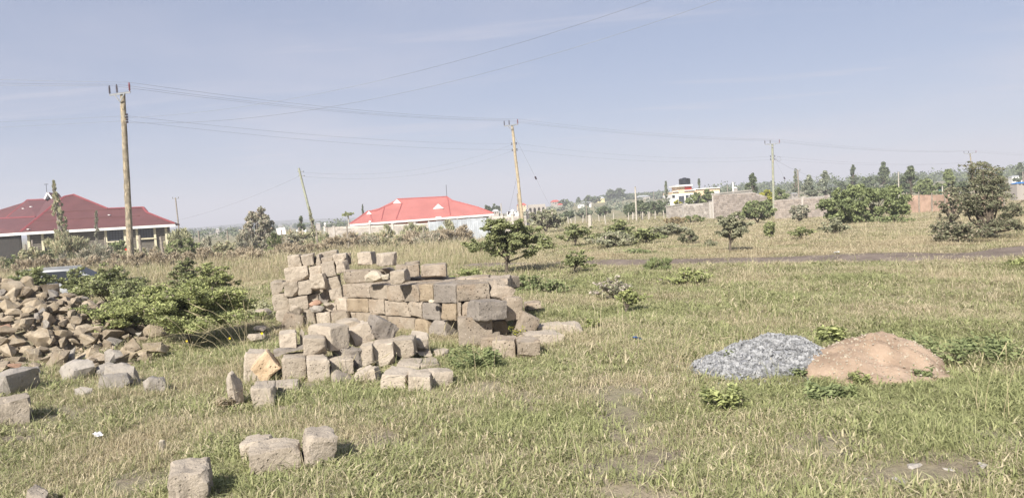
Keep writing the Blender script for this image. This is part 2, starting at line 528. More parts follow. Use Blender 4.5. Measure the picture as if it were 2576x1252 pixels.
def build_track():
    vs, fs = [], []
    pts = []
    for (x0, y0, w0), (x1, y1, w1) in zip(TRACK, TRACK[1:]):
        for k in range(14):
            u = k / 14
            pts.append((x0 + u * (x1 - x0), y0 + u * (y1 - y0), w0 + u * (w1 - w0)))
    n = 12
    for i, (x, y, w) in enumerate(pts):
        a, b = pts[max(i - 1, 0)], pts[min(i + 1, len(pts) - 1)]
        dx, dy = b[0] - a[0], b[1] - a[1]; L = math.hypot(dx, dy)
        nx, ny = -dy / L, dx / L
        w *= 1 + .16 * noise.noise(Vector((i * .22, 0, 3)))
        for k in range(n + 1):
            s = (k / n - .5) * 2
            wob = .12 * noise.noise(Vector((i * .5, s * 2, 7)))
            px, py = x + nx * w * (s + wob * abs(s)), y + ny * w * (s + wob * abs(s))
            rut = -.018 * math.exp(-((abs(s) - .5) / .18) ** 2)
            vs.append((px, py, gz(px, py) + .028 + rut - .045 * max(0, abs(s) - .8) / .2))
    for i in range(len(pts) - 1):
        for k in range(n):
            a = i * (n + 1) + k
            fs.append((a, a + 1, a + n + 2, a + n + 1))
    mb = MB(); mb.add(vs, fs)
    o = mb.build('road', M['dirt_track'], None, 60)
    tag(o, 'narrow greyish purple dirt track crossing the field', None, None, 'structure')
build_track()

# far blue hills
def hill(name, cx, cy, rx, ry, h, label):
    vs, fs = [], []
    n, m = 48, 14
    for j in range(m + 1):
        q = j / m
        for i in range(n):
            a = 2 * math.pi * i / n
            x, y = cx + rx * q * math.cos(a), cy + ry * q * math.sin(a)
            zz = h * (1 - q * q) ** 1.5 * (1 + .25 * noise.fractal(Vector((x / 500, y / 500, 1)), 1, 2, 4))
            vs.append((x, y, zz + gz(x, y) - 6 * q - 1))
    for j in range(m):
        for i in range(n):
            a, b = j * n + i, j * n + (i + 1) % n
            fs.append((a, b, b + n, a + n))
    mb = MB(); mb.add(vs, fs)
    o = mb.build(name, M['hill_scrub'], None, 180)
    tag(o, label, None, None, 'structure')
t = NT('hill_scrub'); v = t.new('ShaderNodeTexCoord').outputs['Object']
M['hill_scrub'] = t.done(t.mix(t.ramp(t.noise(v, .02, 6, .6), .4, .6), rgb(.07, .085, .05), rgb(.15, .15, .09)), .98, None, 0, .05)
hill('hill', -560, 1900, 460, 300, 10, 'low long hill far off between the two big roofs')
hill('hill', -1000, 1900, 420, 300, 6, 'low far hill fading behind the maroon roofed house')
hill('hill', 1300, 1900, 900, 420, 14, 'far wooded rise beyond the trees over the right wall')

# ------------------------------------------------------------------ masonry walls
def block_variants():
    out = []
    for k in range(4):
        mb = MB()
        r_ = random.Random(k)
        vs = []
        for z in (-.5, .5):
            for y in (-.5, .5):
                for x in (-.5, .5):
                    vs.append((x * (1 - .04 * r_.random()), y * (1 - .05 * r_.random()), z * (1 - .06 * r_.random())))
        mb.add(vs, [(0, 2, 3, 1), (4, 5, 7, 6), (0, 1, 5, 4), (2, 6, 7, 3), (0, 4, 6, 2), (1, 3, 7, 5)])
        o = mb.build('tmp', M['wall_block'])
        bm = bmesh.new(); bm.from_mesh(o.data)
        bmesh.ops.bevel(bm, geom=bm.edges[:], offset=.035, segments=1, affect='EDGES')
        me = bpy.data.meshes.new('stone_block_%d' % k); bm.to_mesh(me); bm.free()
        me.materials.append(M['wall_block'])
        bpy.data.objects.remove(o)
        out.append(me)
    return out
BLOCKS = block_variants()
BLOCKS_PINK = []
for me in BLOCKS:
    m2 = me.copy(); m2.materials[0] = M['wall_block_pink']; BLOCKS_PINK.append(m2)
def masonry(name, label, P0, P1, ztop0, ztop1, drop=2.0, course=.225, blen=.42, pink=False, limit=300, group=None, skip=0.0, peak=None, coping=False):
    """a stone-block wall from P0 to P1 (ground points); tops given as heights; every block in view a part"""
    P0, P1 = Vector(P0), Vector(P1)
    L = (Vector((P1.x - P0.x, P1.y - P0.y, 0))).length
    rz = math.atan2(P1.y - P0.y, P1.x - P0.x)
    root = thing(name, label, 'wall', (P0.x, P0.y, 0), rz, group)
    zb = min(gz(P0.x, P0.y), gz(P1.x, P1.y)) - .1
    def top(s):
        if peak: 
            ps, pz = peak
            return ztop0 + (pz - ztop0) * s / ps if s < ps else pz + (ztop1 - pz) * (s - ps) / (L - ps)
        return ztop0 + (ztop1 - ztop0) * s / L
    mb = MB()
    n = max(2, int(L / 1.0))
    if peak: cuts = sorted(set([0, L, peak[0]]))
    else: cuts = [0, L]
    for a, b in zip(cuts, cuts[1:]):
        mb.prism([(a, -.075, zb), (b, -.075, zb), (b, -.075, top(b) - .03), (a, -.075, top(a) - .03)], (0, .15, 0))
    mb.build('mortar', M['mortar'], root)
    rr = random.Random(len(label))
    cells = []
    zmax = max(top(0), top(L), peak[1] if peak else -9)
    j = 0
    z = zmax
    while z > zb + .12:
        s = -(j % 2) * blen / 2
        while s < L - .05:
            l = blen * rr.uniform(.8, 1.2)
            a, b = max(s, 0), min(s + l, L)
            if b - a > .12:
                tz = min(top(a), top(b), top((a + b) / 2))
                if z <= tz + .02 and rr.random() > skip:
                    cells.append(((a + b) / 2, b - a, z))
            s += l
        z -= course; j += 1
    cells.sort(key=lambda c: -c[2])
    bl = BLOCKS_PINK if pink else BLOCKS
    for k, (s, l, z) in enumerate(cells[:limit]):
        o = bpy.data.objects.new('stone_block', bl[rr.randrange(4)])
        link(o, root)
        o.location = (s, rr.uniform(-.012, .012), z - course / 2)
        o.scale = (l - .018, .20, course - .016)
    if len(cells) > limit:
        mb = MB()
        for (s, l, z) in cells[limit:]: mb.box((s, 0, z - course / 2), (l - .02, .195, course - .018))
        o = mb.build('stone_blocks', M['wall_block_pink' if pink else 'wall_block'], root)
        o['kind'] = 'stuff'
    if coping:
        mb = MB()
        for a, b in zip(cuts, cuts[1:]):
            mb.prism([(a - .05, -.16, top(a)), (b + .0, -.16, top(b)), (b, -.16, top(b) + .10), (a - .05, -.16, top(a) + .10)], (0, .32, 0))
        mb.build('coping', M['mortar'], root)
    return root, L
def pier(root, s, zt, w=.26):
    zb = gz(root.location.x, root.location.y) - .2
    mb = MB(); mb.box((s, -.02, (zt + zb) / 2), (w, .3, zt - zb))
    mb.box((s, -.02, zt + .035), (w + .06, .36, .07))
    mb.build('pier', M['mortar'], root)
def globe(root, s, zt, r=.14):
    mb = MB()
    prof = [(.05, 0), (.055, .06), (r * .6, .09)] + [(r * math.sin(a), .09 + r * 1.0 - r * math.cos(a)) for a in np.linspace(.7, math.pi - .05, 8)]
    mb.lathe(prof, (s, -.02, zt + .07), 14)
    mb.build('globe_lamp', M['white_paint'], root, 60)

def span(view, x0, y0, Y0, x1, y1, Y1):
    a, b = at(*sc(view, x0, y0), Y0), at(*sc(view, x1, y1), Y1)
    return a, b
# wall of the red roofed compound, with its continuation right of the iron gate
a, b = span('c2', 905, 590, 84, 2110, 535, 76)
w1, L1 = masonry('boundary_wall', 'long grey block boundary wall in front of the red roofed house', (a.x, a.y, 0), (b.x, b.y, 0), a.z, b.z)
for f, g in ((.0, 1), (.085, 0), (.37, 1), (.545, 0), (.71, 0)):
    s = max(.15, f * L1); zt = a.z + (b.z - a.z) * f + .05
    pier(w1, s, zt)
    if g: globe(w1, s, zt)
a, b = span('c2', 2405, 487, 76, 2760, 480, 74)
w2, L2 = masonry('boundary_wall', 'grey block boundary wall behind the second utility pole', (a.x, a.y, 0), (b.x, b.y, 0), a.z, b.z)
for f, g in ((.35, 0), (.62, 1), (.99, 1)):
    zt = a.z + (b.z - a.z) * f + .1
    pier(w2, f * L2, zt)
    if g: globe(w2, f * L2, zt, .17)
# right hand walls
a, b = span('c7', 340, 760, 92, 690, 705, 88)
w3, L3 = masonry('boundary_wall', 'low grey wall with pale coping below the white house', (a.x, a.y, 0), (b.x, b.y, 0), a.z, b.z, coping=True)
a, b = span('c7', 690, 705, 88, 1285, 660, 82)
w4, L4 = masonry('boundary_wall', 'brown block wall with pierced upper courses beside the tall block gable', (a.x, a.y, 0), (b.x, b.y, 0), a.z, b.z, skip=.06)
pier(w4, .1, a.z + .02, .3); pier(w4, L4 - .25, b.z + .05, .35)
a, b = span('c7', 1285, 510, 80, 2400, 545, 84)
pk = at(*sc('c7', 2080, 430), 82.6)
w5, L5 = masonry('unfinished_building', 'tall unfinished stone block gable wall beside the third utility pole', (a.x, a.y, 0), (b.x, b.y, 0), a.z, b.z,
                 pink=True, peak=((pk - a).to_2d().length, pk.z), limit=300)
w5['category'] = 'building'
Lw5 = L5
mb = MB(); mb.prism([(-.05, -.13, a.z), (Lw5 * .715, -.13, pk.z), (Lw5 * .715, -.13, pk.z + .14), (-.05, -.13, a.z + .14)], (0, .3, 0))
mb.build('coping', M['mortar'], w5)
a, b = span('c4', 235, 455, 80, 730, 408, 72)
w6, L6 = masonry('boundary_wall', 'pinkish grey block boundary wall between third pole and big green bush', (a.x, a.y, 0), (b.x, b.y, 0), a.z, b.z, pink=True)
pier(w6, L6 * .55, (a.z + b.z) / 2 + .03, .2)
a, b = span('c4', 2270, 335, 52, 2370, 330, 52)

# pinkish sheet fence on wooden posts
def sheet_fence():
    a, b = at(*sc('c4', 1440, 412), 66), at(*sc('c4', 2330, 395), 58)
    root = thing('sheet_fence', 'pinkish earth coloured sheeting fence on wooden posts behind the thorn bush', 'fence', (a.x, a.y, 0))
    d = Vector((b.x - a.x, b.y - a.y, 0)); L = d.length; d.normalize(); nrm = Vector((-d.y, d.x, 0))
    n = 7
    for k in range(n):
        s0, s1 = L * k / n, L * (k + 1) / n - .03
        vs, fs = [], []
        nx, nz = 14, 8
        for j in range(nz + 1):
            for i in range(nx + 1):
                s = s0 + (s1 - s0) * i / nx
                ztop = a.z + (b.z - a.z) * s / L + .06 * noise.noise(Vector((s * 2, k, 0)))
                p = d * s
                zb = gz(a.x + p.x, a.y + p.y) - .02
                z = zb + (ztop - zb) * j / nz
                off = .07 * noise.noise(Vector((s * 1.7, z * 2.2, k * 3))) + .02 * noise.noise(Vector((s * 8, z * 6, 2)))
                vs.append(p + nrm * off + Vector((0, 0, z)))
        for j in range(nz):
            for i in range(nx):
                q = j * (nx + 1) + i
                fs.append((q, q + 1, q + nx + 2, q + nx + 1))
        nv = len(vs)
        vs2 = [p + nrm * .012 for p in vs]
        mb = MB(); mb.add(vs + vs2, fs + [tuple(nv + i for i in f[::-1]) for f in fs])
        mb.build('sheet', M['pink_sheet'], root, 50)
    for k in range(n + 1):
        s = L * k / n
        p = d * s - nrm * .1
        zb = gz(a.x + p.x, a.y + p.y) - .2
        zt = a.z + (b.z - a.z) * s / L + random.uniform(.1, .45)
        mb = MB(); mb.tube([p + Vector((0, 0, zb)), p + Vector((random.uniform(-.03, .03), 0, (zb + zt) / 2)), p + Vector((random.uniform(-.06, .06), 0, zt))], [.06, .055, .045], 7)
        mb.build('post', M['post_wood'], root, 60)
sheet_fence()

# corrugated iron gate
def iron_gate():
    a, b = at(*sc('c2', 1850, 540), 70), at(*sc('c2', 2405, 497), 60)
    root = thing('iron_gate', 'silver corrugated iron gate sheets leaning between the boundary walls', 'gate', (a.x, a.y, 0))
    d = Vector((b.x - a.x, b.y - a.y, 0)); L = d.length; d.normalize(); nrm = Vector((-d.y, d.x, 0))
    n = 6
    for k in range(n):
        s0, s1 = L * k / n, L * (k + 1) / n + .04
        vs, fs = [], []
        nx = 72
        p0 = d * s0
        lean = random.uniform(-.06, .06)
        zt = a.z + (b.z - a.z) * (k + .5) / n + random.uniform(-.03, .03)
        for i in range(nx + 1):
            s = s0 + (s1 - s0) * i / nx
            wv = .055 * math.sin(2 * math.pi * s / .34) + .012 * (k % 2)
            p = d * s + nrm * wv
            zb = gz(a.x + p.x, a.y + p.y) + .03
            for z, sh in ((zb, 0), (zt, lean)):
                vs.append(p + d * sh * .4 + nrm * sh + Vector((0, 0, z)))
        for i in range(nx): fs.append((2 * i, 2 * i + 2, 2 * i + 3, 2 * i + 1))
        nv = len(vs)
        mb = MB(); mb.add(vs + [p + nrm * .002 for p in vs], fs + [tuple(nv + i for i in f[::-1]) for f in fs])
        mb.build('iron_sheet', M['corrugated_iron'], root, 60)
    for s in (-.05, L * .5, L + .08):
        p = d * s + nrm * .1
        zb = gz(a.x + p.x, a.y + p.y) - .2
        mb = MB(); mb.tube([p + Vector((0, 0, zb)), p + Vector((0, 0, b.z + .1))], .05, 8); mb.build('post', M['post_pale'], root, 60)
iron_gate()

# ------------------------------------------------------------------ houses
def plane_hit(view, x, y, P, n):
    px, py = sc(view, x, y)
    d = ray(px, py)
    return EYE + d * ((P - EYE).dot(n) / d.dot(n))
def strip(mb, a, b, w, up, mi=0):
    """a folded capping along a ridge or hip"""
    a, b, up = Vector(a), Vector(b), Vector(up)
    d = (b - a).normalized(); s = d.cross(up).normalized()
    for sg in (-1, 1):
        mb.prism([a + up * .05, b + up * .05, b + s * sg * w - up * .04, a + s * sg * w - up * .04], up * .03, mi)
def courses(root, P, d, s0, s1, z0, z1, n_in, ch=.24):
    """stone courses, each a long strip proud of a dark joint"""
    mb = MB(); c = P + d * (s0 + s1) / 2
    q = Matrix(((d.x, -d.y, 0), (d.y, d.x, 0), (0, 0, 1)))
    mb.box(Vector((c.x, c.y, (z0 + z1) / 2)) + n_in * .16, (s1 - s0, .2, z1 - z0), q)
    mb.build('wall', M['course_joint'], root)
    z = z0
    while z < z1 - .05:
        h = min(ch, z1 - z)
        mb = MB(); mb.box(Vector((c.x, c.y, z + h / 2)) + n_in * .07, (s1 - s0 - .004, .06, h - .035), q)
        mb.build('stone_course', M['dark_stone_course'], root)
        z += ch
def pillar(root, P, d, s, z0, z1, w=.28):
    q = Matrix(((d.x, -d.y, 0), (d.y, d.x, 0), (0, 0, 1)))
    mb = MB(); mb.box((P + d * s) * 1.0 + Vector((0, 0, (z0 + z1) / 2 - P.z)), (w, .26, z1 - z0), q)
    mb.build('quoin', M['cream_paint'], root)
def grid_window(root, P, d, s0, s1, z0, z1, n_in, nx, nz):
    q = Matrix(((d.x, -d.y, 0), (d.y, d.x, 0), (0, 0, 1)))
    mid = P + d * (s0 + s1) / 2; mid = Vector((mid.x, mid.y, (z0 + z1) / 2)) + n_in * .1
    mb = MB()
    for k in range(nx + 1):
        mb.box(mid + d * ((k / nx - .5) * (s1 - s0)), (.05, .05, z1 - z0), q)
    for k in range(nz + 1):
        mb.box(mid + Vector((0, 0, (k / nz - .5) * (z1 - z0))) - n_in * .004, (s1 - s0 + .05, .05, .05), q)
    fr = mb.build('window', M['window_frame'], root)
    for i in range(nx):
        for k in range(nz):
            c = mid + d * (((i + .5) / nx - .5) * (s1 - s0)) + Vector((0, 0, ((k + .5) / nz - .5) * (z1 - z0))) + n_in * .012
            mb = MB(); mb.box(c, ((s1 - s0) / nx - .05, .008, (z1 - z0) / nz - .05), q)
            mb.build('pane', M['window_glass'], fr)
    mb = MB(); mb.box(Vector((mid.x, mid.y, z0 - .12)) - n_in * .2, (s1 - s0 + .35, .3, .14), q)
    mb.build('sill', M['cream_paint'], root)
def gablet(root, apex, left, right, back, mroof, black=False):
    """small triangular vent gable on a roof"""
    apex, left, right, back = map(Vector, (apex, left, right, back))
    mb = MB(); mb.prism([left, right, apex], back * .15)
    g = mb.build('gablet', M['steel_dark'] if black else M['white_paint'], root)
    mb = MB()
    up = Vector((0, 0, .05))
    for e in (left, right):
        o = (e - apex).normalized() * .12
        mb.prism([apex + back * .02 + up, e + o + back * .02 + up * .4, e + o + back * 1.0 + up * .4, apex + back * 1.0 + up], (0, 0, -.05))
    mb.build('gablet_roof', mroof, root)
    if black:
        mb = MB()
        for e in (left, right):
            mb.bar(apex - back * .1, e - back * .1, .08, .16)
        mb.build('barge_board', M['white_paint'], root)

def maroon_house():
    V1 = 'c1'
    A = at(*sc(V1, 200, 578), 78.0); B = at(*sc(V1, 1755, 475), 83.0); C = at(*sc(V1, -420, 642), 88.0)
    B.z = A.z = C.z = (A.z + B.z) / 2
    root = thing('house', 'stone bungalow with a sprawling maroon iron roof and white fascia', 'house', (0, 0, 0))
    d = (B - A); d.z = 0; Lf = d.length; d.normalize()
    n_in = Vector((-d.y, d.x, 0))
    pit = R(26)
    nf = (n_in * -math.sin(pit) + Vector((0, 0, math.cos(pit)))).normalized()
    pf = lambda x, y: plane_hit(V1, x, y, A, nf)
    F = {k: pf(*k) for k in ((540, 290), (640, 215), (740, 195), (1085, 335), (1435, 322), (1475, 372))}
    dl = (C - A); dl.z = 0; Ll = dl.length; dl.normalize()
    n_l = Vector((dl.y, -dl.x, 0))
    if n_l.y < 0: n_l = -n_l
    mb = MB()
    th = Vector((0, 0, -.16))
    mb.prism([A, B, F[1475, 372], F[1435, 322], F[1085, 335], F[740, 195], F[640, 215], F[540, 290]], th)
    pl = F[640, 215]
    # left slope between the near corner and the peak
    back = pl + n_in * 7 + dl * 3
    C2 = C
    E1 = at(*sc(V1, 360, 418), 84.5); E0 = at(*sc(V1, -420, 452), 93)
    mb.prism([A, E1, E0, C2], th)
    G0 = at(*sc(V1, 60, 430), 92); G1 = at(*sc(V1, 272, 250), 96); G2 = at(*sc(V1, 462, 243), 95)
    mb.prism([E1 + Vector((0, .05, 0)), G2, G1, G0, E0 + Vector((0, .4, -.2))], th)
    mb.prism([G0, G1, at(*sc(V1, -60, 440), 99), E0 + Vector((-2, 3, 0))], th)
    mb.prism([A + Vector((0, .02, .02)), F[540, 290], pl, G2 + Vector((0, .05, 0)), E1 + Vector((0, .02, .03))], th)
    # right end and back slopes
    Bb = B + n_in * 9.0
    mb.prism([B, Bb, F[1475, 372] + n_in * 2.6], th)
    mb.prism([B, F[1475, 372] + n_in * 2.6, F[1475, 372]], th)
    mb.prism([F[1435, 322], F[1475, 372], F[1475, 372] + n_in * 2.6], th)
    Ab = A + n_in * 14
    mb.prism([F[1085, 335], F[1435, 322], F[1475, 372] + n_in * 2.6, Bb, Ab + d * 8], th)
    mb.prism([F[740, 195], F[1085, 335], Ab + d * 8], th)
    mb.prism([pl, F[740, 195], Ab + d * 8, Ab], th)
    mb.prism([pl, Ab, G1, G2], th)
    roof = mb.build('roof', M['roof_maroon'], root)
    mb = MB()
    up = Vector((0, 0, 1))
    for p, q in ((A, F[540, 290]), (F[540, 290], pl), (pl, F[740, 195]), (F[740, 195], F[1085, 335]), (F[1085, 335], F[1435, 322]), (F[1435, 322], F[1475, 372]),
                 (F[1475, 372], B), (E1, E0), (G0, G1), (G1, G2)):
        c = MB(); strip(c, p, q, .17, up); c.build('ridge_cap', M['roof_maroon_cap'], roof)
    # seams of the roof sheets
    for f in (.36, .66):
        c = MB()
        p = A.lerp(F[540, 290], f); q = p + d * (Lf * (.86 - .45 * f))
        strip(c, p + nf * .01, q + nf * .01, .05, nf); c.build('sheet_seam', M['roof_maroon'], roof)
    for (x, y) in ((240, 338), (318, 320), (75, 470), (292, 545), (1100, 402)):
        p = plane_hit(V1, x, y, A, nf) if x > 280 else at(*sc(V1, x, y), 87)
        c = MB(); c.box(p + Vector((0, -.1, .03)), (.22, .25, .07)); c.build('skylight', M['white_paint'], roof)
    # fascia
    for P, Q in ((A, B), (A, C)):
        c = MB(); c.bar(P + Vector((0, -.03, -.20)), Q + Vector((0, -.03, -.20)), .06, .26); c.build('fascia', M['white_paint'], root)
    gablet(root, at(*sc(V1, 487, 178), 92), at(*sc(V1, 455, 243), 92), at(*sc(V1, 530, 236), 92), (dl * -.2 + n_in) * 4.2, M['roof_maroon_cap'], True)
    c = MB(); p = at(*sc(V1, 470, 190), 92.5); c.tube([p, p + Vector((0, 0, 1.2))], .03, 5); c.box(p + Vector((0, 0, 1.15)), (.5, .03, .06)); c.build('aerial', M['steel_dark'], root)
    # front wall, quoins and windows under the eave
    P = A + n_in * .75; zt = A.z - .18; zb = gz(P.x, P.y) - .1
    def s_of(x, y=560):
        h = plane_hit(V1, x, y, P, n_in); return (h - P).dot(d)
    def z_of(x, y): return plane_hit(V1, x, y, P, n_in).z
    segs = [(290, 480), (480, 1060), (1250, 1370), (1550, 1665)]
    for x0, x1 in segs: courses(root, P, d, s_of(x0), s_of(x1), zb, zt, n_in)
    for x in (282, 422, 1057, 1248, 1370, 1550, 1662): pillar(root, P - n_in * .05, d, s_of(x), zb, zt, .22)
    for x0, x1, y0, y1, nx, nz in ((1064, 1240, 545, 655, 6, 5), (1380, 1545, 520, 625, 6, 5)):
        s0, s1 = s_of(x0), s_of(x1); z1, z0 = zt - .05, z_of((x0 + x1) / 2, y1)
        grid_window(root, P, d, s0, s1, z0, z1, n_in, nx, nz)
        courses(root, P, d, s0, s1, zb, z0 - .2, n_in)
    c = MB(); c.box(P + d * s_of(455) + Vector((0, 0, (zb + zt) / 2 - P.z)) + n_in * .05, (.9, .05, zt - zb)); c.build('door', M['window_frame'], root)
    # side wall under the left eave, rear walls
    PL = A + n_in * .75 + dl * .2
    courses(root, PL, dl, .3, Ll - .3, zb, zt, n_in * .6)
    mb = MB()
    c0 = P + d * .5 + n_in * .6; c1_ = P + d * (Lf - 1.2) + n_in * .6
    for a_, b_ in ((c1_, c1_ + n_in * 7.5), (c1_ + n_in * 7.5, c0 + n_in * 9)):
        mb.bar(Vector((a_.x, a_.y, (zb + zt) / 2)), Vector((b_.x, b_.y, (zb + zt) / 2)), .2, zt - zb)
    mb.build('rear_wall', M['dark_stone_course'], root)
maroon_house()

def red_house():
    V2 = 'c2'
    A = at(*sc(V2, 1138, 556), 97.0); B = at(*sc(V2, 2447, 460), 101.0)
    root = thing('house', 'orange walled bungalow under a bright red roof with white gablets', 'house', (0, 0, 0))
    d = B - A; d3 = d.normalized(); d.z = 0; Lf = d.length; d.normalize()
    n_in = Vector((-d.y, d.x, 0)); pit = R(24)
    nf = d3.cross(n_in * math.cos(pit) + Vector((0, 0, math.sin(pit)))).normalized()
    if nf.z < 0: nf = -nf
    pf = lambda x, y: plane_hit(V2, x, y, A, nf)
    out = [(2300, 405), (2070, 345), (2020, 310), (1570, 332), (1530, 370), (1450, 402), (1372, 440), (1300, 442)]
    O = [pf(*k) for k in out]
    th = Vector((0, 0, -.16))
    mb = MB()
    mb.prism([A, B] + O, th)
    Bb = B + n_in * 11; Ab = A + n_in * 13
    mb.prism([B, Bb, O[1] + n_in * 2.0, O[1], O[0]], th)
    mb.prism([O[1], O[1] + n_in * 2, O[2]], th)
    mb.prism([O[2], O[1] + n_in * 2, Bb, Ab, O[3]], th)
    mb.prism([O[3], Ab, O[4]], th)
    mb.prism([O[4], Ab, A, O[7], O[6], O[5]], th)
    roof = mb.build('roof', M['roof_red'], root)
    up = Vector((0, 0, 1))
    for p, q in zip([B] + O, O + [A]):
        c = MB(); strip(c, p, q, .15, up); c.build('ridge_cap', M['roof_red_cap'], roof)
    for (p, q) in (((1612, 372), (1560, 512)), ((1452, 405), (1425, 520)), ((1450, 403), (1378, 441)), ((2025, 315), (2052, 478)), ((1305, 443), (1345, 530))):
        c = MB(); strip(c, pf(*p), pf(*q), .09, nf); c.build('roof_seam', M['roof_red_cap'], roof)
    # long raised ribs of the roof sheets
    for k in range(40):
        s = Lf * (k + .6) / 40.5
        base = A + d * s
        # where the line up the slope leaves the roof outline: follow the outline height
        u = s / Lf
        prof = [(0, 0), (.12, .42), (.18, .43), (.25, .58), (.33, .75), (.36, 1), (.69, 1), (.72, .82), (.89, .36), (1, 0)]
        hh = np.interp(u, [q[0] for q in prof], [q[1] for q in prof])
        top_len = (O[3] - A).dot((nf.cross(d)) * -1.0)
        sl = d.cross(nf) * -1.0
        if sl.z < 0: sl = -sl
        tl = (O[3] - A).dot(sl) * hh * .9
        if tl < .5: continue
        c = MB(); c.bar(base + sl * .05 + nf * .01, base + sl * tl + nf * .01, .035, .03); c.build('roof_rib', M['roof_red'], roof)
    for ax, lx, rx_ in (((1565, 334), (1528, 372), (1603, 370)), ((1308, 441), (1287, 474), (1336, 470)), ((1940, 376), (1893, 423), (1993, 418))):
        ap, le, ri = pf(*ax), pf(*lx), pf(*rx_)
        yy = min(le.y, ri.y) - .05
        ap, le, ri = at(*sc(V2, *ax), yy), at(*sc(V2, *lx), yy), at(*sc(V2, *rx_), yy)
        gablet(root, ap, le, ri, n_in * 2.2, M['roof_red'])
    for P, Q in ((A, B), (A, Ab), (B, Bb)):
        c = MB(); c.bar(P + Vector((0, -.03, -.20)), Q + Vector((0, -.03, -.20)), .06, .24); c.build('fascia', M['white_paint'], root)
    P = A + n_in * .8; zt = A.z - .18; zb = gz(P.x, P.y) - .3
    mb = MB()
    c0, c1_ = P + d * .8, P + d * (Lf - .8)
    for a_, b_ in ((c0, c1_), (c1_, c1_ + n_in * 9.2), (c0, c0 + n_in * 10)):
        mb.bar(Vector((a_.x, a_.y, (zb + zt) / 2)), Vector((b_.x, b_.y, (zb + zt) / 2)), .2, zt - zb)
    mb.build('wall', M['orange_wall'], root)
    c = MB(); p = O[2]; c.tube([p, p + Vector((0, 0, 1.6))], .035, 5); c.build('aerial', M['steel_dark'], root)
    for x, y in ((1945, 500),):
        p = at(*sc(V2, x, y), 97.5); c = MB(); c.box(p, (.7, .3, .22)); c.build('wall_light', M['white_paint'], root)
red_house()

def white_house():
    V = 'c7'; Y = 150.0
    root = thing('house', 'white and peach flat roofed house with a black rooftop tank', 'house', (0, 0, 0))
    def blk(x0, y0, x1, y1, Y0, dep, name, mat, parent=root):
        a_, b_ = at(*sc(V, x0, (y0 + y1) / 2), Y0), at(*sc(V, x1, (y0 + y1) / 2), Y0)
        zt, zb = at(*sc(V, (x0 + x1) / 2, y0), Y0).z, at(*sc(V, (x0 + x1) / 2, y1), Y0).z
        mb = MB(); mb.box(((a_.x + b_.x) / 2, Y0 + dep / 2, (zt + zb) / 2), (abs(b_.x - a_.x), dep, abs(zt - zb)))
        return mb.build(name, M[mat], parent)
    blk(455, 490, 920, 760, Y, 9, 'lower_wall', 'house_white')
    blk(455, 440, 920, 492, Y + .05, 8.9, 'upper_wall', 'peach_paint')
    blk(560, 335, 862, 442, Y + .3, 5, 'roof_room', 'peach_paint')
    blk(715, 325, 855, 405, Y + .2, .2, 'red_panel', 'red_panel')
    blk(530, 305, 875, 337, Y - .4, 6.4, 'roof_slab', 'white_paint')
    blk(462, 432, 582, 448, Y - .3, 3, 'parapet_cap', 'white_paint')
    blk(705, 408, 940, 424, Y - .3, 8, 'parapet_cap', 'white_paint')
    blk(910, 380, 1436, 520, Y + 3.0, 7, 'side_wing', 'peach_paint')
    blk(905, 370, 1442, 385, Y + 2.7, 7.6, 'parapet_cap', 'white_paint')
    blk(1320, 440, 1432, 540, Y + 2.9, .3, 'wing_panel', 'house_white')
    blk(410, 700, 470, 770, Y - .2, 3, 'plinth', 'house_white')
    for (x0, y0, x1, y1, nx, nz) in ((458, 520, 508, 568, 2, 2), (590, 540, 705, 690, 3, 3), (735, 520, 790, 575, 2, 2)):
        a_, b_ = at(*sc(V, x0, y0), Y), at(*sc(V, x1, y1), Y)
        w = MB(); cx = (a_.x + b_.x) / 2; cz = (a_.z + b_.z) / 2; W, H = b_.x - a_.x, a_.z - b_.z
        for k in range(nx + 1): w.box((cx + (k / nx - .5) * W, Y - .05, cz), (.07, .08, H))
        for k in range(nz + 1): w.box((cx, Y - .055, cz + (k / nz - .5) * H), (W + .07, .08, .07))
        fr = w.build('window', M['window_frame'], root)
        for i in range(nx):
            for k in range(nz):
                g = MB(); g.box((cx + ((i + .5) / nx - .5) * W, Y - .03, cz + ((k + .5) / nz - .5) * H), (W / nx - .07, .03, H / nz - .07))
                g.build('pane', M['window_glass'], fr)
    p = at(*sc(V, 715, 300), Y + 2.5); r = 1.12
    top_ = at(*sc(V, 715, 165), Y + 2.5).z
    h = top_ - p.z
    tk = thing('water_tank', 'black cylindrical water tank on the white house roof', 'water tank', (p.x, p.y, p.z + .0))
    mb = MB()
    prof = [(r * .98, 0)]
    for k in range(5):
        z0 = h * .84 * k / 5; z1 = h * .84 * (k + 1) / 5
        prof += [(r, z0 + .03), (r, z1 - .06), (r * .96, z1 - .03)]
    prof += [(r * .98, h * .86), (r * .7, h * .95), (r * .32, h * .97)]
    mb.lathe(prof, (0, 0, 0), 28); mb.build('tank_body', M['tank_black'], tk, 40)
    mb = MB(); mb.lathe([(r * .34, h * .96), (r * .34, h * 1.03), (r * .1, h * 1.06)], (0, 0, 0), 20); mb.build('lid', M['tank_black'], tk, 40)
white_house()

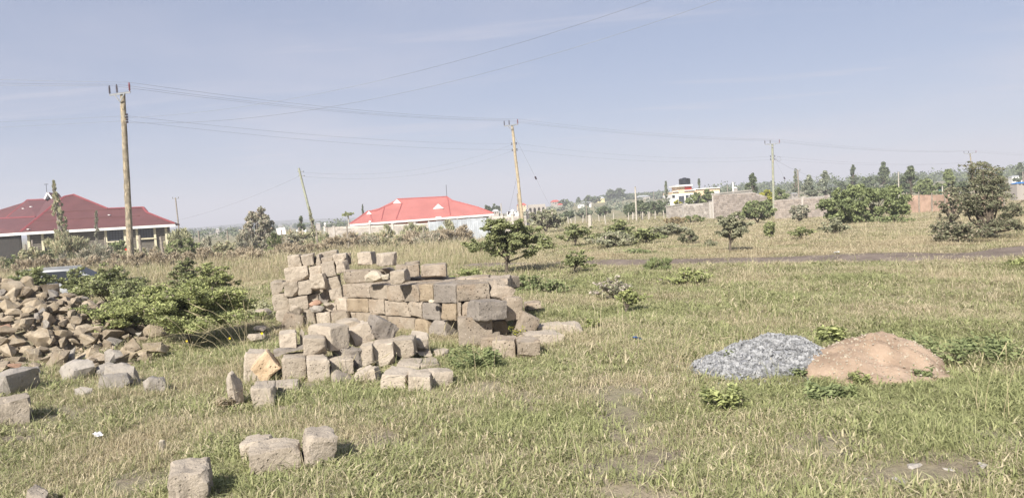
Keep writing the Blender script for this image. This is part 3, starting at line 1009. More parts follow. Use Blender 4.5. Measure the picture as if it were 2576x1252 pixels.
def far_house(view, x0, y0, x1, y1, Y, wall, roof, label, rh=.45, hip=True, name='house', windows=2):
    """a small distant house: walls, pitched roof, windows and a door"""
    a_, b_ = at(*sc(view, x0, y1), Y), at(*sc(view, x1, y1), Y)
    H = at(*sc(view, (x0 + x1) / 2, y0), Y).z - (a_.z + b_.z) / 2
    zb0 = (a_.z + b_.z) / 2
    W = b_.x - a_.x; dp = W * .7
    cx = (a_.x + b_.x) / 2
    root = thing(name, label, 'house', (cx, Y + dp / 2, zb0), random.uniform(-.12, .12))
    base = gz(cx, Y) - zb0 - .5
    wh = H * (1 - rh)
    mb = MB(); mb.box((0, 0, (wh + min(base, 0)) / 2), (W * .92, dp * .92, wh - min(base, 0))); mb.build('wall', M[wall], root)
    mb = MB(); e = W * .5; f = dp * .5; rr = W * .25 if hip else W * .5
    z0, z1 = wh, H
    vs = [(-e, -f, z0), (e, -f, z0), (e, f, z0), (-e, f, z0), (-rr, 0, z1), (rr, 0, z1)]
    mb.add(vs, [(0, 1, 5, 4), (1, 2, 5), (2, 3, 4, 5), (3, 0, 4), (3, 2, 1, 0)]); mb.build('roof', M[roof], root)
    for k in range(windows):
        mb = MB(); mb.box((W * (-.25 + .5 * k / max(1, windows - 1)), -dp * .46 - .02, wh * .55), (W * .14, .1, wh * .34)); mb.build('window', M['window_glass'], root)
    mb = MB(); mb.box((0, -dp * .46 - .02, wh * .36), (W * .09, .1, wh * .7)); mb.build('door', M['window_frame'], root)
    return root
far_house('c3', 690, 455, 775, 492, 330, 'far_wall_grey', 'far_roof_red', 'distant house with red hipped roof on the hillside')
far_house('c3', 752, 486, 800, 506, 300, 'far_wall_grey', 'far_roof_red', 'small red roofed hut below the distant red house', .6)
far_house('c3', 380, 483, 470, 525, 260, 'peach_paint', 'far_roof_red', 'distant red roofed house behind the second utility pole')
far_house('c3', 1115, 424, 1182, 460, 380, 'far_yellow', 'far_roof_grey', 'pale yellow distant house at the edge of the ridge')
far_house('c3', 935, 494, 1000, 522, 290, 'house_white', 'far_roof_grey', 'small white building on the distant hillside', .2)
far_house('c3', 1040, 490, 1060, 508, 290, 'house_white', 'far_roof_grey', 'tiny white hut right of the small white building', .2, windows=1)
far_house('c3', 960, 470, 1070, 492, 330, 'far_wall_grey', 'far_roof_grey', 'long grey shed on the distant hillside', .3)
far_house('c3', 155, 540, 222, 578, 130, 'far_wall_grey', 'far_roof_grey', 'grey roofed hut behind the red house eave')
far_house('c3', 285, 550, 405, 575, 170, 'house_white', 'far_roof_grey', 'low white building left of the second utility pole', .3)
far_house('c3', 1470, 412, 1600, 432, 420, 'far_wall_grey', 'far_roof_grey', 'long pale roofed shed below the ridge trees', .7)
far_house('c4', 385, 390, 448, 425, 110, 'far_wall_grey', 'far_roof_grey', 'small pale block hut behind the boundary wall', .15)
far_house('c4', 1920, 318, 2000, 345, 120, 'house_white', 'far_roof_grey', 'low white roofed shed among the trees behind the fence', .4)
far_house('c4', 1750, 325, 1815, 360, 118, 'teal_sheet', 'far_roof_grey', 'small teal shed among the trees behind the fence', .2)
far_house('c4', 2430, 290, 2560, 318, 90, 'far_wall_grey', 'blue_sheet', 'blue sheet roofed shed at the right edge', .5)
far_house('c4', 2400, 232, 2500, 258, 240, 'house_white', 'far_roof_grey', 'far white shed above the blue roofed shed', .4)
far_house('c1', 2160, 535, 2200, 552, 420, 'far_wall_grey', 'far_roof_grey', 'tiny grey hut on the far plain beside the maroon house')
far_house('c2', 640, 600, 740, 622, 150, 'house_white', 'far_roof_grey', 'low white building behind the white signboard', .4)
far_house('c2', 825, 545, 868, 560, 320, 'far_wall_grey', 'far_roof_grey', 'small hut on the plain beside the leaning pole')
far_house('c7', 1705, 350, 1805, 385, 230, 'far_wall_grey', 'house_white', 'small shed with white roof beyond the block gable', .6)
# the half built house with arched openings
def arches():
    Y = 200.0; V = 'c3'
    a_, b_ = at(*sc(V, 482, 495), Y), at(*sc(V, 640, 495), Y)
    zt = (a_.z + b_.z) / 2; zb = gz(a_.x, Y) - .3
    root = thing('unfinished_house', 'half built grey house with arched openings beyond the second pole', 'building', (a_.x, Y, 0))
    W = b_.x - a_.x
    mb = MB(); mb.box((W / 2, 3, zt - .35), (W, 6, .7)); mb.box((W / 2, 5.9, (zt + zb) / 2), (W, .2, zt - zb)); mb.build('wall', M['far_wall_grey'], root)
    n = 4
    for k in range(n + 1):
        mb = MB(); mb.box((W * k / n, .2, (zt - .7 + zb) / 2), (.45, .4, zt - .7 - zb)); mb.build('column', M['far_wall_grey'], root)
    for k in range(n):
        mb = MB(); w = W / n
        for i in range(6):
            t0, t1 = math.pi * i / 6, math.pi * (i + 1) / 6
            x0, x1 = -.5 * w * math.cos(t0) * .8, -.5 * w * math.cos(t1) * .8
            h0, h1 = .9 * math.sin(t0), .9 * math.sin(t1)
            mb.prism([(w * (k + .5) + x0, .05, zt - .7), (w * (k + .5) + x1, .05, zt - .7), (w * (k + .5) + x1, .05, zt - 1.7 + h1), (w * (k + .5) + x0, .05, zt - 1.7 + h0)], (0, .25, 0))
        mb.build('arch', M['far_wall_grey'], root)
arches()
# ------------------------------------------------------------------ utility poles and lines
def catenary(a, b, sag, n=24):
    a, b = Vector(a), Vector(b)
    return [a.lerp(b, i / n) - Vector((0, 0, 4 * sag * (i / n) * (1 - i / n))) for i in range(n + 1)]
def insulator_prof(r, h):
    prof = [(r * .35, 0), (r * .35, h * .12)]
    for k in range(5):
        z = h * (.14 + .15 * k)
        prof += [(r * .5, z), (r, z + h * .03), (r * .95, z + h * .06), (r * .5, z + h * .09)]
    prof += [(r * .35, h * .9), (r * .45, h * .95), (r * .2, h)]
    return prof
def power_pole(px_b, py_b, px_t, py_t, Y, label, mat, arm_dir, arm_len, rad=(.135, .10), ins_h=.42, racks=(.86, .80), rack_sides=(1,), knots=0, Yt=None):
    b = at(px_b, py_b, Y); tp = at(px_t, py_t, Yt or Y)
    zb = gz(b.x, b.y) - .3
    root = thing('utility_pole', label, 'utility pole', (b.x, b.y, gz(b.x, b.y)))
    base = Vector((b.x, b.y, zb)); axis = tp - base
    n = 26
    pts, rad_ = [], []
    for i in range(n + 1):
        u = i / n
        p = base + axis * u
        p += Vector((noise.noise(Vector((u * 5, Y, 0))), noise.noise(Vector((u * 5, Y, 9))), 0)) * .025
        pts.append(p - root.location)
        rad_.append((rad[0] + (rad[1] - rad[0]) * u) * (1 + .05 * noise.noise(Vector((u * 14, Y, 4)))))
    mb = MB(); mb.tube(pts, rad_, 10); shaft = mb.build('shaft', M[mat], root, 60)
    rr = random.Random(int(Y))
    for k in range(knots):
        u = rr.uniform(.08, .95)
        p = base + axis * u - root.location; r = rad[0] + (rad[1] - rad[0]) * u
        a0 = rr.uniform(-2.6, -.5)
        dirv = Vector((math.cos(a0), math.sin(a0), 0))
        c = MB()
        s_ = Vector((-dirv.y, dirv.x, 0)); h_ = rr.uniform(.05, .22); w_ = rr.uniform(.03, .06)
        c.prism([p + dirv * r * .93 + s_ * w_ - Vector((0, 0, h_)), p + dirv * r * 1.0 + Vector((0, 0, -h_ * .6)), p + dirv * r * .93 - s_ * w_ + Vector((0, 0, h_ * .2)), p + dirv * r * 1.0 + s_ * w_ * .4 + Vector((0, 0, h_))], dirv * .012)
        c.build('bare_patch', M['pole_wood_bare'], shaft)
    tops = []
    u = Vector((arm_dir[0], arm_dir[1], 0)).normalized()
    fwd = Vector((u.y, -u.x, 0))
    if fwd.y > 0: fwd = -fwd
    if arm_len:
        c0 = tp - root.location + Vector((0, 0, -.06)) + fwd * (rad[1] + .05)
        mb = MB(); mb.bar(c0 - u * arm_len / 2, c0 + u * arm_len / 2, .02, .10); mb.bar(c0 - u * arm_len / 2 + Vector((0, 0, .045)) - fwd * .03, c0 + u * arm_len / 2 + Vector((0, 0, .045)) - fwd * .03, .08, .012)
        arm = mb.build('cross_arm', M['galvanised'], root)
        for sg in (-1, 1):
            c = MB(); c.bar(c0 + u * sg * arm_len * .25 + fwd * .03, c0 + Vector((0, 0, -.42)) + fwd * .03, .02, .06); c.build('arm_brace', M['galvanised'], arm)
        for k, f in enumerate((-.48, -.13, .47)):
            p = c0 + u * arm_len * f + Vector((0, 0, .05))
            c = MB(); c.lathe(insulator_prof(.062, ins_h), p, 10); c.build('insulator', M['insulator_red' if k == 2 else 'insulator'], root, 40)
            tops.append(p + root.location + Vector((0, 0, ins_h)))
    lv = []
    for f in racks:
        p = base + axis * f
        for sg in rack_sides:
            q = p + u * sg * (rad[1] + .13) + fwd * .03 - root.location
            c = MB(); c.bar(p - root.location, q, .04, .05); c.build('rack_arm', M['galvanised'], root)
            for dz in (-.07, .07):
                c = MB(); c.lathe([(.02, -.045), (.055, -.035), (.055, -.01), (.03, 0), (.055, .01), (.055, .035), (.02, .045)], q + Vector((0, 0, dz)), 10)
                c.build('reel_insulator', M['insulator'], root, 40)
        lv.append(p + u * (rad[1] + .13) + fwd * .05)
    return root, tops, lv
LINE_AX = (.86, -.5)
pole1, t1, l1 = power_pole(329, 668, 308.5, 234, 40.0, 'tall rough timber utility pole beside the maroon roofed house', 'pole_wood', (.93, -.36), 1.42, (.175, .125), .45, (.872, .845), (1,), 60)
pole2, t2, l2 = power_pole(1317, 566, 1288, 314, 72.0, 'leaning yellowish utility pole right of the red roofed house', 'pole_wood_bare', LINE_AX, 1.5, (.165, .12), .45, (.83, .775), (-1, 1), 40)
pole3, t3, l3 = power_pole(1947, 552, 1943, 361, 94.0, 'straight greenish utility pole in front of the boundary walls', 'pole_green', (.9, -.4), 1.75, (.15, .12), .42, (.83, .79), (-1, 1), 12)
pole4, t4, l4 = power_pole(2452, 482, 2440, 385, 150.0, 'small far utility pole above the thorn bush', 'pole_wood', (.9, -.4), 2.1, (.15, .11), .42, (.8,), (1,), 4)
# coil of spare cable on the third pole
mb = MB(); c0 = l3[1] - pole3.location + Vector((.45, 0, .0))
mb.tube([c0 + Vector((.3 * math.cos(a), .06 * math.sin(3 * a), .28 * math.sin(a))) for a in np.linspace(0, 4.2 * math.pi, 50)], .018, 5)
mb.build('cable_coil', M['wire'], pole3, 60)
mb = MB(); pb = at(1311, 566, 72.4); zb_ = gz(pb.x, pb.y)
mb.tube([Vector((pb.x, pb.y, zb_ - .2)) - pole2.location, at(1302.5, 487, 72.3) - pole2.location], [.12, .10], 8); mb.build('stub_pole', M['post_wood'], pole2, 60)
def wire(name, pts, r, label, group, cat='wire'):
    mb = MB(); mb.tube(pts, r, 4)
    o = mb.build(name, M['wire'], None, 90, origin=pts[0])
    return tag(o, label, cat, group)
hv_left = [at(-420, 201, 42.5), at(-420, 192, 42.0), at(-420, 178, 41.5)]
hv_far = [at(2900, 402, 190), at(2900, 398, 190), at(2900, 394, 190)]
for k, nm in enumerate(('left', 'middle', 'right')):
    pts = catenary(hv_left[k], t1[k], .12, 8)[:-1] + catenary(t1[k], t2[k], .42)[:-1] + catenary(t2[k], t3[k], .4)[:-1] + catenary(t3[k], t4[k], .6)[:-1] + catenary(t4[k], hv_far[k], .5, 8)
    wire('power_line', pts, .0060, 'thin power line strung along the %s crossarm insulators' % nm, 'power lines along the pole row')
lv_left = [at(-420, 322, 42), at(-420, 336, 42)]
for k, nm in enumerate(('upper', 'lower')):
    pts = catenary(lv_left[k], l1[k], .05, 8)[:-1] + catenary(l1[k], l2[k], .42)[:-1] + catenary(l2[k], l3[k], .7, 16)[:-1] + catenary(l3[k], l4[0], .7, 16)
    wire('supply_line', pts, .0052, '%s of the two supply wires on the pole side racks' % nm, 'supply lines along the pole row')
for k, (nm, E, sag) in enumerate((('upper', (24, 16, 13.5), 2.5), ('lower', (26, 12, 13.5), 3.25))):
    wire('overhead_wire', catenary(l1[k] + Vector((.02, 0, -.1)), E, sag, 40), .0052, '%s of two sagging wires rising overhead from the near pole' % nm, 'wires crossing overhead')
# leaning creeper-grown pole and its drop wires
b_ = at(800, 603, 62); tp_ = at(752.5, 423, 62)
lp = thing('utility_pole', 'thin leaning green pole wrapped in creeper near its foot', 'utility pole', (b_.x, b_.y, gz(b_.x, b_.y)))
ax_ = tp_ - lp.location
mb = MB(); mb.tube([Vector((0, 0, -.2))] + [ax_ * u + Vector((.03 * math.sin(u * 5), 0, 0)) for u in (.25, .5, .75, 1)], [.115, .11, .1, .095, .085], 8); mb.build('shaft', M['pole_green'], lp, 60)
for dz in (.28, .62):
    p = ax_ * (1 - dz / ax_.length)
    mb = MB(); mb.bar(p - Vector((.2, 0, 0)), p + Vector((.25, 0, 0)), .04, .05); mb.lathe([(.02, -.05), (.05, -.02), (.05, .02), (.02, .05)], p + Vector((.26, 0, 0)), 8); mb.build('rack_arm', M['galvanised'], lp)
for k, dz in enumerate((.3, .62)):
    p = tp_ - Vector((0, 0, dz))
    wire('service_wire', catenary(p, l2[k] + Vector((-.3, 0, -.05)), 1.1, 20), .005, '%s service wire from leaning pole to second utility pole' % ('upper', 'lower')[k], 'service wires to the leaning pole')
wire('service_wire', catenary(tp_ - Vector((0, 0, .62)), at(437, 556, 82.5), .35, 16), .008, 'drop wire falling from leaning pole to maroon roof corner', 'service wires to the leaning pole')
# small distant poles
def small_pole(view, x0, y0, x1, y1, Y, label, mat='post_pale', r=.08, arm=0):
    b, tp = at(*sc(view, x1, y1), Y), at(*sc(view, x0, y0), Y)
    root = thing('utility_pole', label, 'utility pole', (b.x, b.y, gz(b.x, b.y)), 0, 'small distant poles')
    ax = tp - root.location
    mb = MB(); mb.tube([Vector((0, 0, -.2)), ax * .5, ax], [r * 1.1, r, r * .85], 7); mb.build('shaft', M[mat], root, 60)
    mb = MB()
    if arm:
        mb.bar(ax - Vector((arm / 2, 0, .15)), ax + Vector((arm / 2, 0, -.15)), .06, .08)
        for s_ in (-.45, .45): mb.lathe([(.03, 0), (.06, .05), (.06, .18), (.02, .22)], ax + Vector((arm * s_, 0, -.12)), 8)
    else:
        mb.lathe([(r * .9, -.02), (r * 1.05, 0), (r * .6, .05)], ax, 8)
    mb.build('pole_top', M['galvanised'], root)
small_pole('c1', 1757, 225, 1797, 520, 110, 'thin distant pole with short arm at the maroon roof end', 'post_wood', .1, .9)
small_pole('c3', 1458, 335, 1470, 605, 88, 'pale slender pole standing before the leaning dark hedge', 'post_pale', .1)
small_pole('c3', 2347, 290, 2355, 390, 100, 'short white pole rising behind the block gable', 'white_paint', .1)
small_pole('c4', 443, 180, 455, 420, 105, 'thin grey pole before the silvery tree', 'post_wood', .1, .7)
small_pole('c3', 236, 485, 240, 590, 110, 'thin pale pole left of the second utility pole', 'post_pale', .07)
small_pole('c3', 1013, 500, 1015, 640, 95, 'slim grey pole among the far fence posts', 'post_wood', .07)
small_pole('c4', 1360, 200, 1362, 330, 140, 'thin white pole between big bush and feathery tree', 'post_pale', .1)
small_pole('c3', 1626, 372, 1628, 440, 260, 'tiny grey pole on the slope left of the white house', 'post_wood', .12)
small_pole('c3', 2297, 320, 2299, 380, 220, 'tiny grey pole behind the block gable', 'post_wood', .12)
small_pole('c4', 2493, 195, 2497, 310, 130, 'thin tan pole at the right edge', 'post_wood', .11)
small_pole('c4', 1760, 330, 1762, 400, 80, 'short white pole behind the sheeting fence', 'post_pale', .07)
# guy wires
def guy(a, b, label, ins):
    g = thing('guy_wire', label, 'wire', a, 0, 'guy wires')
    a, b = Vector(a), Vector(b)
    mb = MB(); mb.tube([Vector((0, 0, 0)), b - a], .009, 4); mb.build('strand', M['wire'], g)
    if ins:
        p = (b - a) * ins; q = (b - a).normalized()
        rot = q.to_track_quat('Z', 'Y').to_matrix()
        mb = MB(); mb.lathe([(.04, -.16), (.085, -.13), (.085, -.03), (.055, 0), (.085, .03), (.085, .13), (.04, .16)], p, 10, 0, rot); mb.build('insulator', M['insulator'], g, 40)
e = at(1412, 575, 70); e.z = gz(e.x, e.y)
guy(at(1296, 345, 71.9), e, 'guy wire right of the leaning second pole with dark insulator', .45)
e = at(1262, 520, 74); e.z = gz(e.x, e.y)
guy(at(1300.5, 445, 72), e, 'short guy wire left of the leaning second pole', 0.6)
e = at(2020, 560, 92); e.z = gz(e.x, e.y)
guy(at(1949, 400, 94), e, 'guy wire right of the greenish third pole', .35)
wire('service_wire', catenary(l3[1], at(*sc('c4', 620, 250), 101), .3, 12), .010, 'cable running down from coil on the third pole', 'service wires to the leaning pole')

# ------------------------------------------------------------------ fence posts
def post(view, x, y0, y1, label, mat='post_wood', w=.065, Y=None, lean=0.0, group='fence posts'):
    hpx = (y1 - y0) * VIEWS[view][0]
    Y = Y or 1.3 * FPX / hpx
    tp = at(*sc(view, x, y0), Y)
    bx = tp.x + lean
    zb = gz(bx, tp.y) - .15
    rr = random.Random(int(x * 7 + y0))
    mb = MB()
    H = tp.z - zb
    mb.tube([(0, 0, 0), (-lean * .35 + rr.uniform(-.015, .015), 0, H * .35), (-lean * .7 + rr.uniform(-.02, .02), 0, H * .7), (-lean - .01, 0, H * .98), (-lean + .012, 0, H)],
            [w * 1.05, w, w * .95, w * .85, w * .45], 7)
    o = mb.build('fence_post', M[mat], None, 50)
    o.location = (bx, tp.y, zb)
    tag(o, label, 'fence post', group)
LP = [('c1', 255, 690, 850, 52), ('c1', 322, 650, 745, 60), ('c1', 1050, 620, 690, 64), ('c1', 1395, 602, 865, 41), ('c1', 1610, 612, 765, 44), ('c1', 1930, 625, 712, 58),
      ('c1', 1988, 560, 690, 60), ('c1', 2277, 560, 670, 62), ('c1', 2475, 600, 730, 55)]
LN = ['with a lighter lower half by the left edge', 'close behind the leftmost post', 'below the left window of maroon house', 'thick and tall, right beside the near utility pole', 'with bent top below the maroon roof corner',
      'short one right of the maroon house', 'slender one before the feathery green shrub', 'pale one before the far plain', 'beside the round grey shrub, its foot in brush']
for (vw, x, y0, y1, Y), s in zip(LP, LN):
    post(vw, x, y0, y1, 'weathered grey fence post ' + s, 'post_wood', .085 if Y < 50 else .07, Y, .08 if x == 1610 else .02)
LP = [(20, 620, 732, 60), (232, 595, 772, 54), (198, 665, 778, 53), (515, 610, 778, 54), (568, 612, 670, 70), (672, 588, 742, 60), (705, 600, 718, 64), (832, 598, 764, 55), (930, 588, 655, 74),
      (1110, 572, 782, 52), (1118, 600, 668, 74), (1465, 600, 748, 55), (1805, 580, 672, 60)]
LN = ['left of the round grey shrub', 'standing in front of the round grey shrub', 'pale leaning one low before the round grey shrub', 'in front of the white signboard', 'thin one just right of the signboard',
      'thin one left of the creeper pole', 'pale one beside the creeper pole foot', 'dark one right of the creeper pole', 'short one near the white globe lamp', 'tall thin one below the papaya tree',
      'pale short one before the grey boundary wall', 'leaning pale one before the grey boundary wall', 'with a diagonal brace left of the iron gate']
for (x, y0, y1, Y), s in zip(LP, LN):
    post('c2', x, y0, y1, 'thin wooden fence post ' + s, 'post_pale' if 'pale' in s else 'post_wood', .06, Y, -.05 if 'lean' in s else .02)
LP = [(735, 608, 692, 66), (780, 608, 642, 90), (845, 606, 648, 90), (872, 622, 692, 60), (912, 602, 648, 88), (985, 594, 632, 90), (1045, 588, 692, 62), (1122, 588, 612, 95), (1180, 590, 640, 78), (1262, 568, 604, 100),
      (1398, 566, 606, 92), (1436, 566, 604, 92), (1448, 570, 604, 93), (1512, 562, 602, 90), (1528, 562, 602, 91), (1575, 558, 602, 90), (1588, 560, 600, 92), (1642, 554, 602, 88), (1715, 548, 592, 90)]
for i, (x, y0, y1, Y) in enumerate(LP):
    thick = x == 1045
    lb = 'thick square grey post standing alone among far fence posts' if thick else '%s far fence post right of the second utility pole' % ORD[i]
    post('c3', x, y0, y1, lb, 'post_pale', .15 if thick else .06, Y, random.uniform(-.12, .12), 'far fence posts')
# white signboard on a post
p = at(*sc('c2', 512, 625), 56.0)
sg = thing('sign', 'blank white signboard tilted on a post by the fence', 'sign', (p.x, p.y, gz(p.x, p.y)))
zc = p.z - sg.location.z
mb = MB(); mb.box((0, 0, zc), (.62, .03, .50), Matrix.Rotation(-R(6), 3, 'Y')); mb.build('board', M['white_paint'], sg)
for dx in (-.2, .22):
    mb = MB(); mb.tube([(dx, .05, -.2), (dx, .05, zc + .1)], .03, 7); mb.build('leg', M['post_wood'], sg)

# ------------------------------------------------------------------ the parked car
def car():
    p = at(118, 677, 27.0)
    z0 = p.z - 1.42
    root = thing('parked_car', 'silver car half hidden behind green thorn bushes', 'car', (p.x, p.y, z0), R(14))
    def loft(secs, name, mat, ang=50):
        mb = MB(); vs, fs = [], []
        n = len(secs[0])
        for s in secs: vs += s
        for i in range(len(secs) - 1):
            for k in range(n):
                a, b = i * n + k, i * n + (k + 1) % n
                fs.append((a, a + n, b + n, b))
        fs.append(tuple(range(n))[::-1]); fs.append(tuple(range((len(secs) - 1) * n, len(secs) * n)))
        mb.add(vs, fs); return mb.build(name, M[mat], root, ang)
    def sec(x, w, zb, zt, r=.1):
        return [(x, -w, zb + r), (x, -w + r * .5, zb), (x, w - r * .5, zb), (x, w, zb + r), (x, w, zt - r), (x, w - r, zt), (x, -w + r, zt), (x, -w, zt - r)]
    loft([sec(-2.1, .68, .35, .72), sec(-1.9, .8, .25, .84), sec(-1.0, .84, .22, .92), (sec(.0, .84, .22, .94)), sec(1.3, .84, .24, .95), sec(1.95, .8, .3, .9), sec(2.1, .7, .4, .8)], 'body', 'car_silver')
    loft([sec(-1.15, .72, .88, .95, .03), sec(-.55, .64, .88, 1.38, .08), sec(.2, .64, .88, 1.45, .08), sec(1.0, .62, .88, 1.42, .08), sec(1.75, .68, .88, .97, .03)], 'cabin', 'car_silver')
    for sg_ in (-1, 1):
        for x0, x1, xt0, xt1 in ((-.9, -.05, -.5, -.05), (.05, .85, .05, .8), (.95, 1.4, .9, 1.1)):
            mb = MB(); mb.prism([(x0, sg_ * .712, .95), (x1, sg_ * .712, .95), (xt1, sg_ * .652, 1.34), (xt0, sg_ * .652, 1.34)], (0, sg_ * .014, 0)); mb.build('side_window', M['car_glass'], root)
    mb = MB(); mb.prism([(-1.1, -.6, .95), (-1.1, .6, .95), (-.58, .54, 1.35), (-.58, -.54, 1.35)], (-.02, 0, .03)); mb.build('windscreen', M['car_glass'], root)
    mb = MB(); mb.prism([(1.68, -.58, .99), (1.68, .58, .99), (1.04, .52, 1.38), (1.04, -.52, 1.38)], (.02, 0, .03)); mb.build('rear_window', M['car_glass'], root)
    for x in (-1.3, 1.3):
        for sg_ in (-1, 1):
            rot = Matrix.Rotation(R(90), 3, 'X')
            mb = MB(); mb.lathe([(.18, -.1), (.3, -.1), (.31, -.06), (.31, .06), (.3, .1), (.18, .1)], (x, sg_ * .76, .31), 20, 0, rot); wh = mb.build('wheel', M['tyre_rubber'], root, 40)
            mb = MB(); mb.lathe([(.18, -.09), (.17, .09), (.05, .11)], (x, sg_ * .76, .31), 14, 0, rot); mb.build('rim', M['galvanised'], wh, 40)
    for sg_ in (-1, 1):
        mb = MB(); mb.box((-2.02, sg_ * .55, .68), (.14, .24, .12)); mb.build('headlight', M['white_paint'], root)
        mb = MB(); mb.box((-.75, sg_ * .86, 1.0), (.12, .16, .12)); mb.build('mirror', M['car_silver'], root)
        mb = MB(); mb.bar((-.55, sg_ * .58, 1.45), (.95, sg_ * .56, 1.455), .03, .03); mb.build('roof_rail', M['galvanised'], root)
car()
# ------------------------------------------------------------------ cut stone blocks
def block_mesh(w, l, h, seed, rough=.012, chips=3, cuts=8, taper=0.0, skew=0.0):
    bm = bmesh.new()
    bmesh.ops.create_cube(bm, size=1.0)
    bmesh.ops.subdivide_edges(bm, edges=bm.edges[:], cuts=cuts, use_grid_fill=True)
    rr = random.Random(seed)
    S = Vector((w, l, h))
    so = Vector((rr.uniform(0, 50), rr.uniform(0, 50), rr.uniform(0, 50)))
    planes = []
    for _ in range(chips):
        c = Vector((rr.choice((-1, 1)), rr.choice((-1, 1)), rr.choice((-1, 1))))
        if rr.random() < .5: c[rr.randrange(3)] *= .15
        nrm = Vector((c.x / w, c.y / l, c.z / h)).normalized()
        corner = Vector((c.x * w / 2, c.y * l / 2, c.z * h / 2))
        planes.append((nrm, nrm.dot(corner) - (rr.uniform(.045, .085) if rr.random() < .22 else rr.uniform(.006, .03)) * (1 + 1.0 * max(0, rough - .011) / .01)))
    R0 = min(w, l, h) * .5
    for v in bm.verts:
        p = Vector((v.co.x * w, v.co.y * l, v.co.z * h))
        # soften the arrises unevenly
        q = Vector((abs(v.co.x) * 2, abs(v.co.y) * 2, abs(v.co.z) * 2))
        e = sum(1 for k in q if k > .99)
        if e >= 2:
            d = p.normalized() * (.002 + .016 * max(0, noise.noise(p * 11 + so)) + .006 * rr.random()) * (1.0 if e == 2 else 1.7)
            p -= d
        p.x *= 1 + taper * v.co.z
        p.x += skew * v.co.z * h
        for nrm, dd in planes:
            ex = p.dot(nrm) - dd
            if ex > 0: p -= nrm * ex * .92
        f = Vector((noise.noise(p * 5 + so), noise.noise(p * 5 + so + Vector((9, 0, 0))), noise.noise(p * 5 + so + Vector((0, 9, 0))))) * rough * 1.4
        f += Vector((noise.noise(p * 19 + so), noise.noise(p * 19 + so + Vector((5, 0, 0))), noise.noise(p * 19 + so + Vector((0, 5, 0))))) * rough * .75
        v.co = p + f
    me = bpy.data.meshes.new('stone')
    bm.to_mesh(me); bm.free()
    me.polygons.foreach_set('use_smooth', [True] * len(me.polygons))
    me.set_sharp_from_angle(angle=R(20))
    return me
def rock_mesh(sx, sy, sz, seed, n=15, rough=.05, boxy=.45):
    rr = random.Random(seed)
    bm = bmesh.new()
    for _ in range(n):
        d = Vector((rr.gauss(0, 1), rr.gauss(0, 1), rr.gauss(0, 1))).normalized()
        m = max(abs(d.x), abs(d.y), abs(d.z))
        d = d * (1 - boxy) + d / m * boxy
        d *= rr.uniform(.82, 1.05)
        bm.verts.new((d.x * sx / 2, d.y * sy / 2, d.z * sz / 2))
    res = bmesh.ops.convex_hull(bm, input=bm.verts[:])
    junk = list({g for g in res['geom_interior'] + res['geom_unused'] if isinstance(g, bmesh.types.BMVert)})
    if junk: bmesh.ops.delete(bm, geom=junk, context='VERTS')
    bmesh.ops.triangulate(bm, faces=bm.faces[:])
    bmesh.ops.subdivide_edges(bm, edges=bm.edges[:], cuts=3, use_grid_fill=True)
    s = (sx + sy + sz) / 3
    so = Vector((seed * 3.7 % 41, seed * 1.3 % 37, 0))
    for v in bm.verts:
        p = v.co / s
        a = noise.noise(p * 3.2 + so) * rough + noise.noise(p * 8 + so) * rough * .45
        v.co += v.co.normalized() * a * s
    me = bpy.data.meshes.new('rock')
    bm.to_mesh(me); bm.free()
    me.polygons.foreach_set('use_smooth', [True] * len(me.polygons))
    me.set_sharp_from_angle(angle=R(24))
    return me
FOOT = []           # footprints, to keep grass from growing through stones
STONE_N = [0]
MK = {'g': 'stone_grey', 'b': 'stone_brown', 'd': 'stone_dark', 'p': 'stone_pale', 'o': 'stone_orange', 'y': 'stone_ochre', 'r': 'rock_red', 'rg': 'rock_grey'}
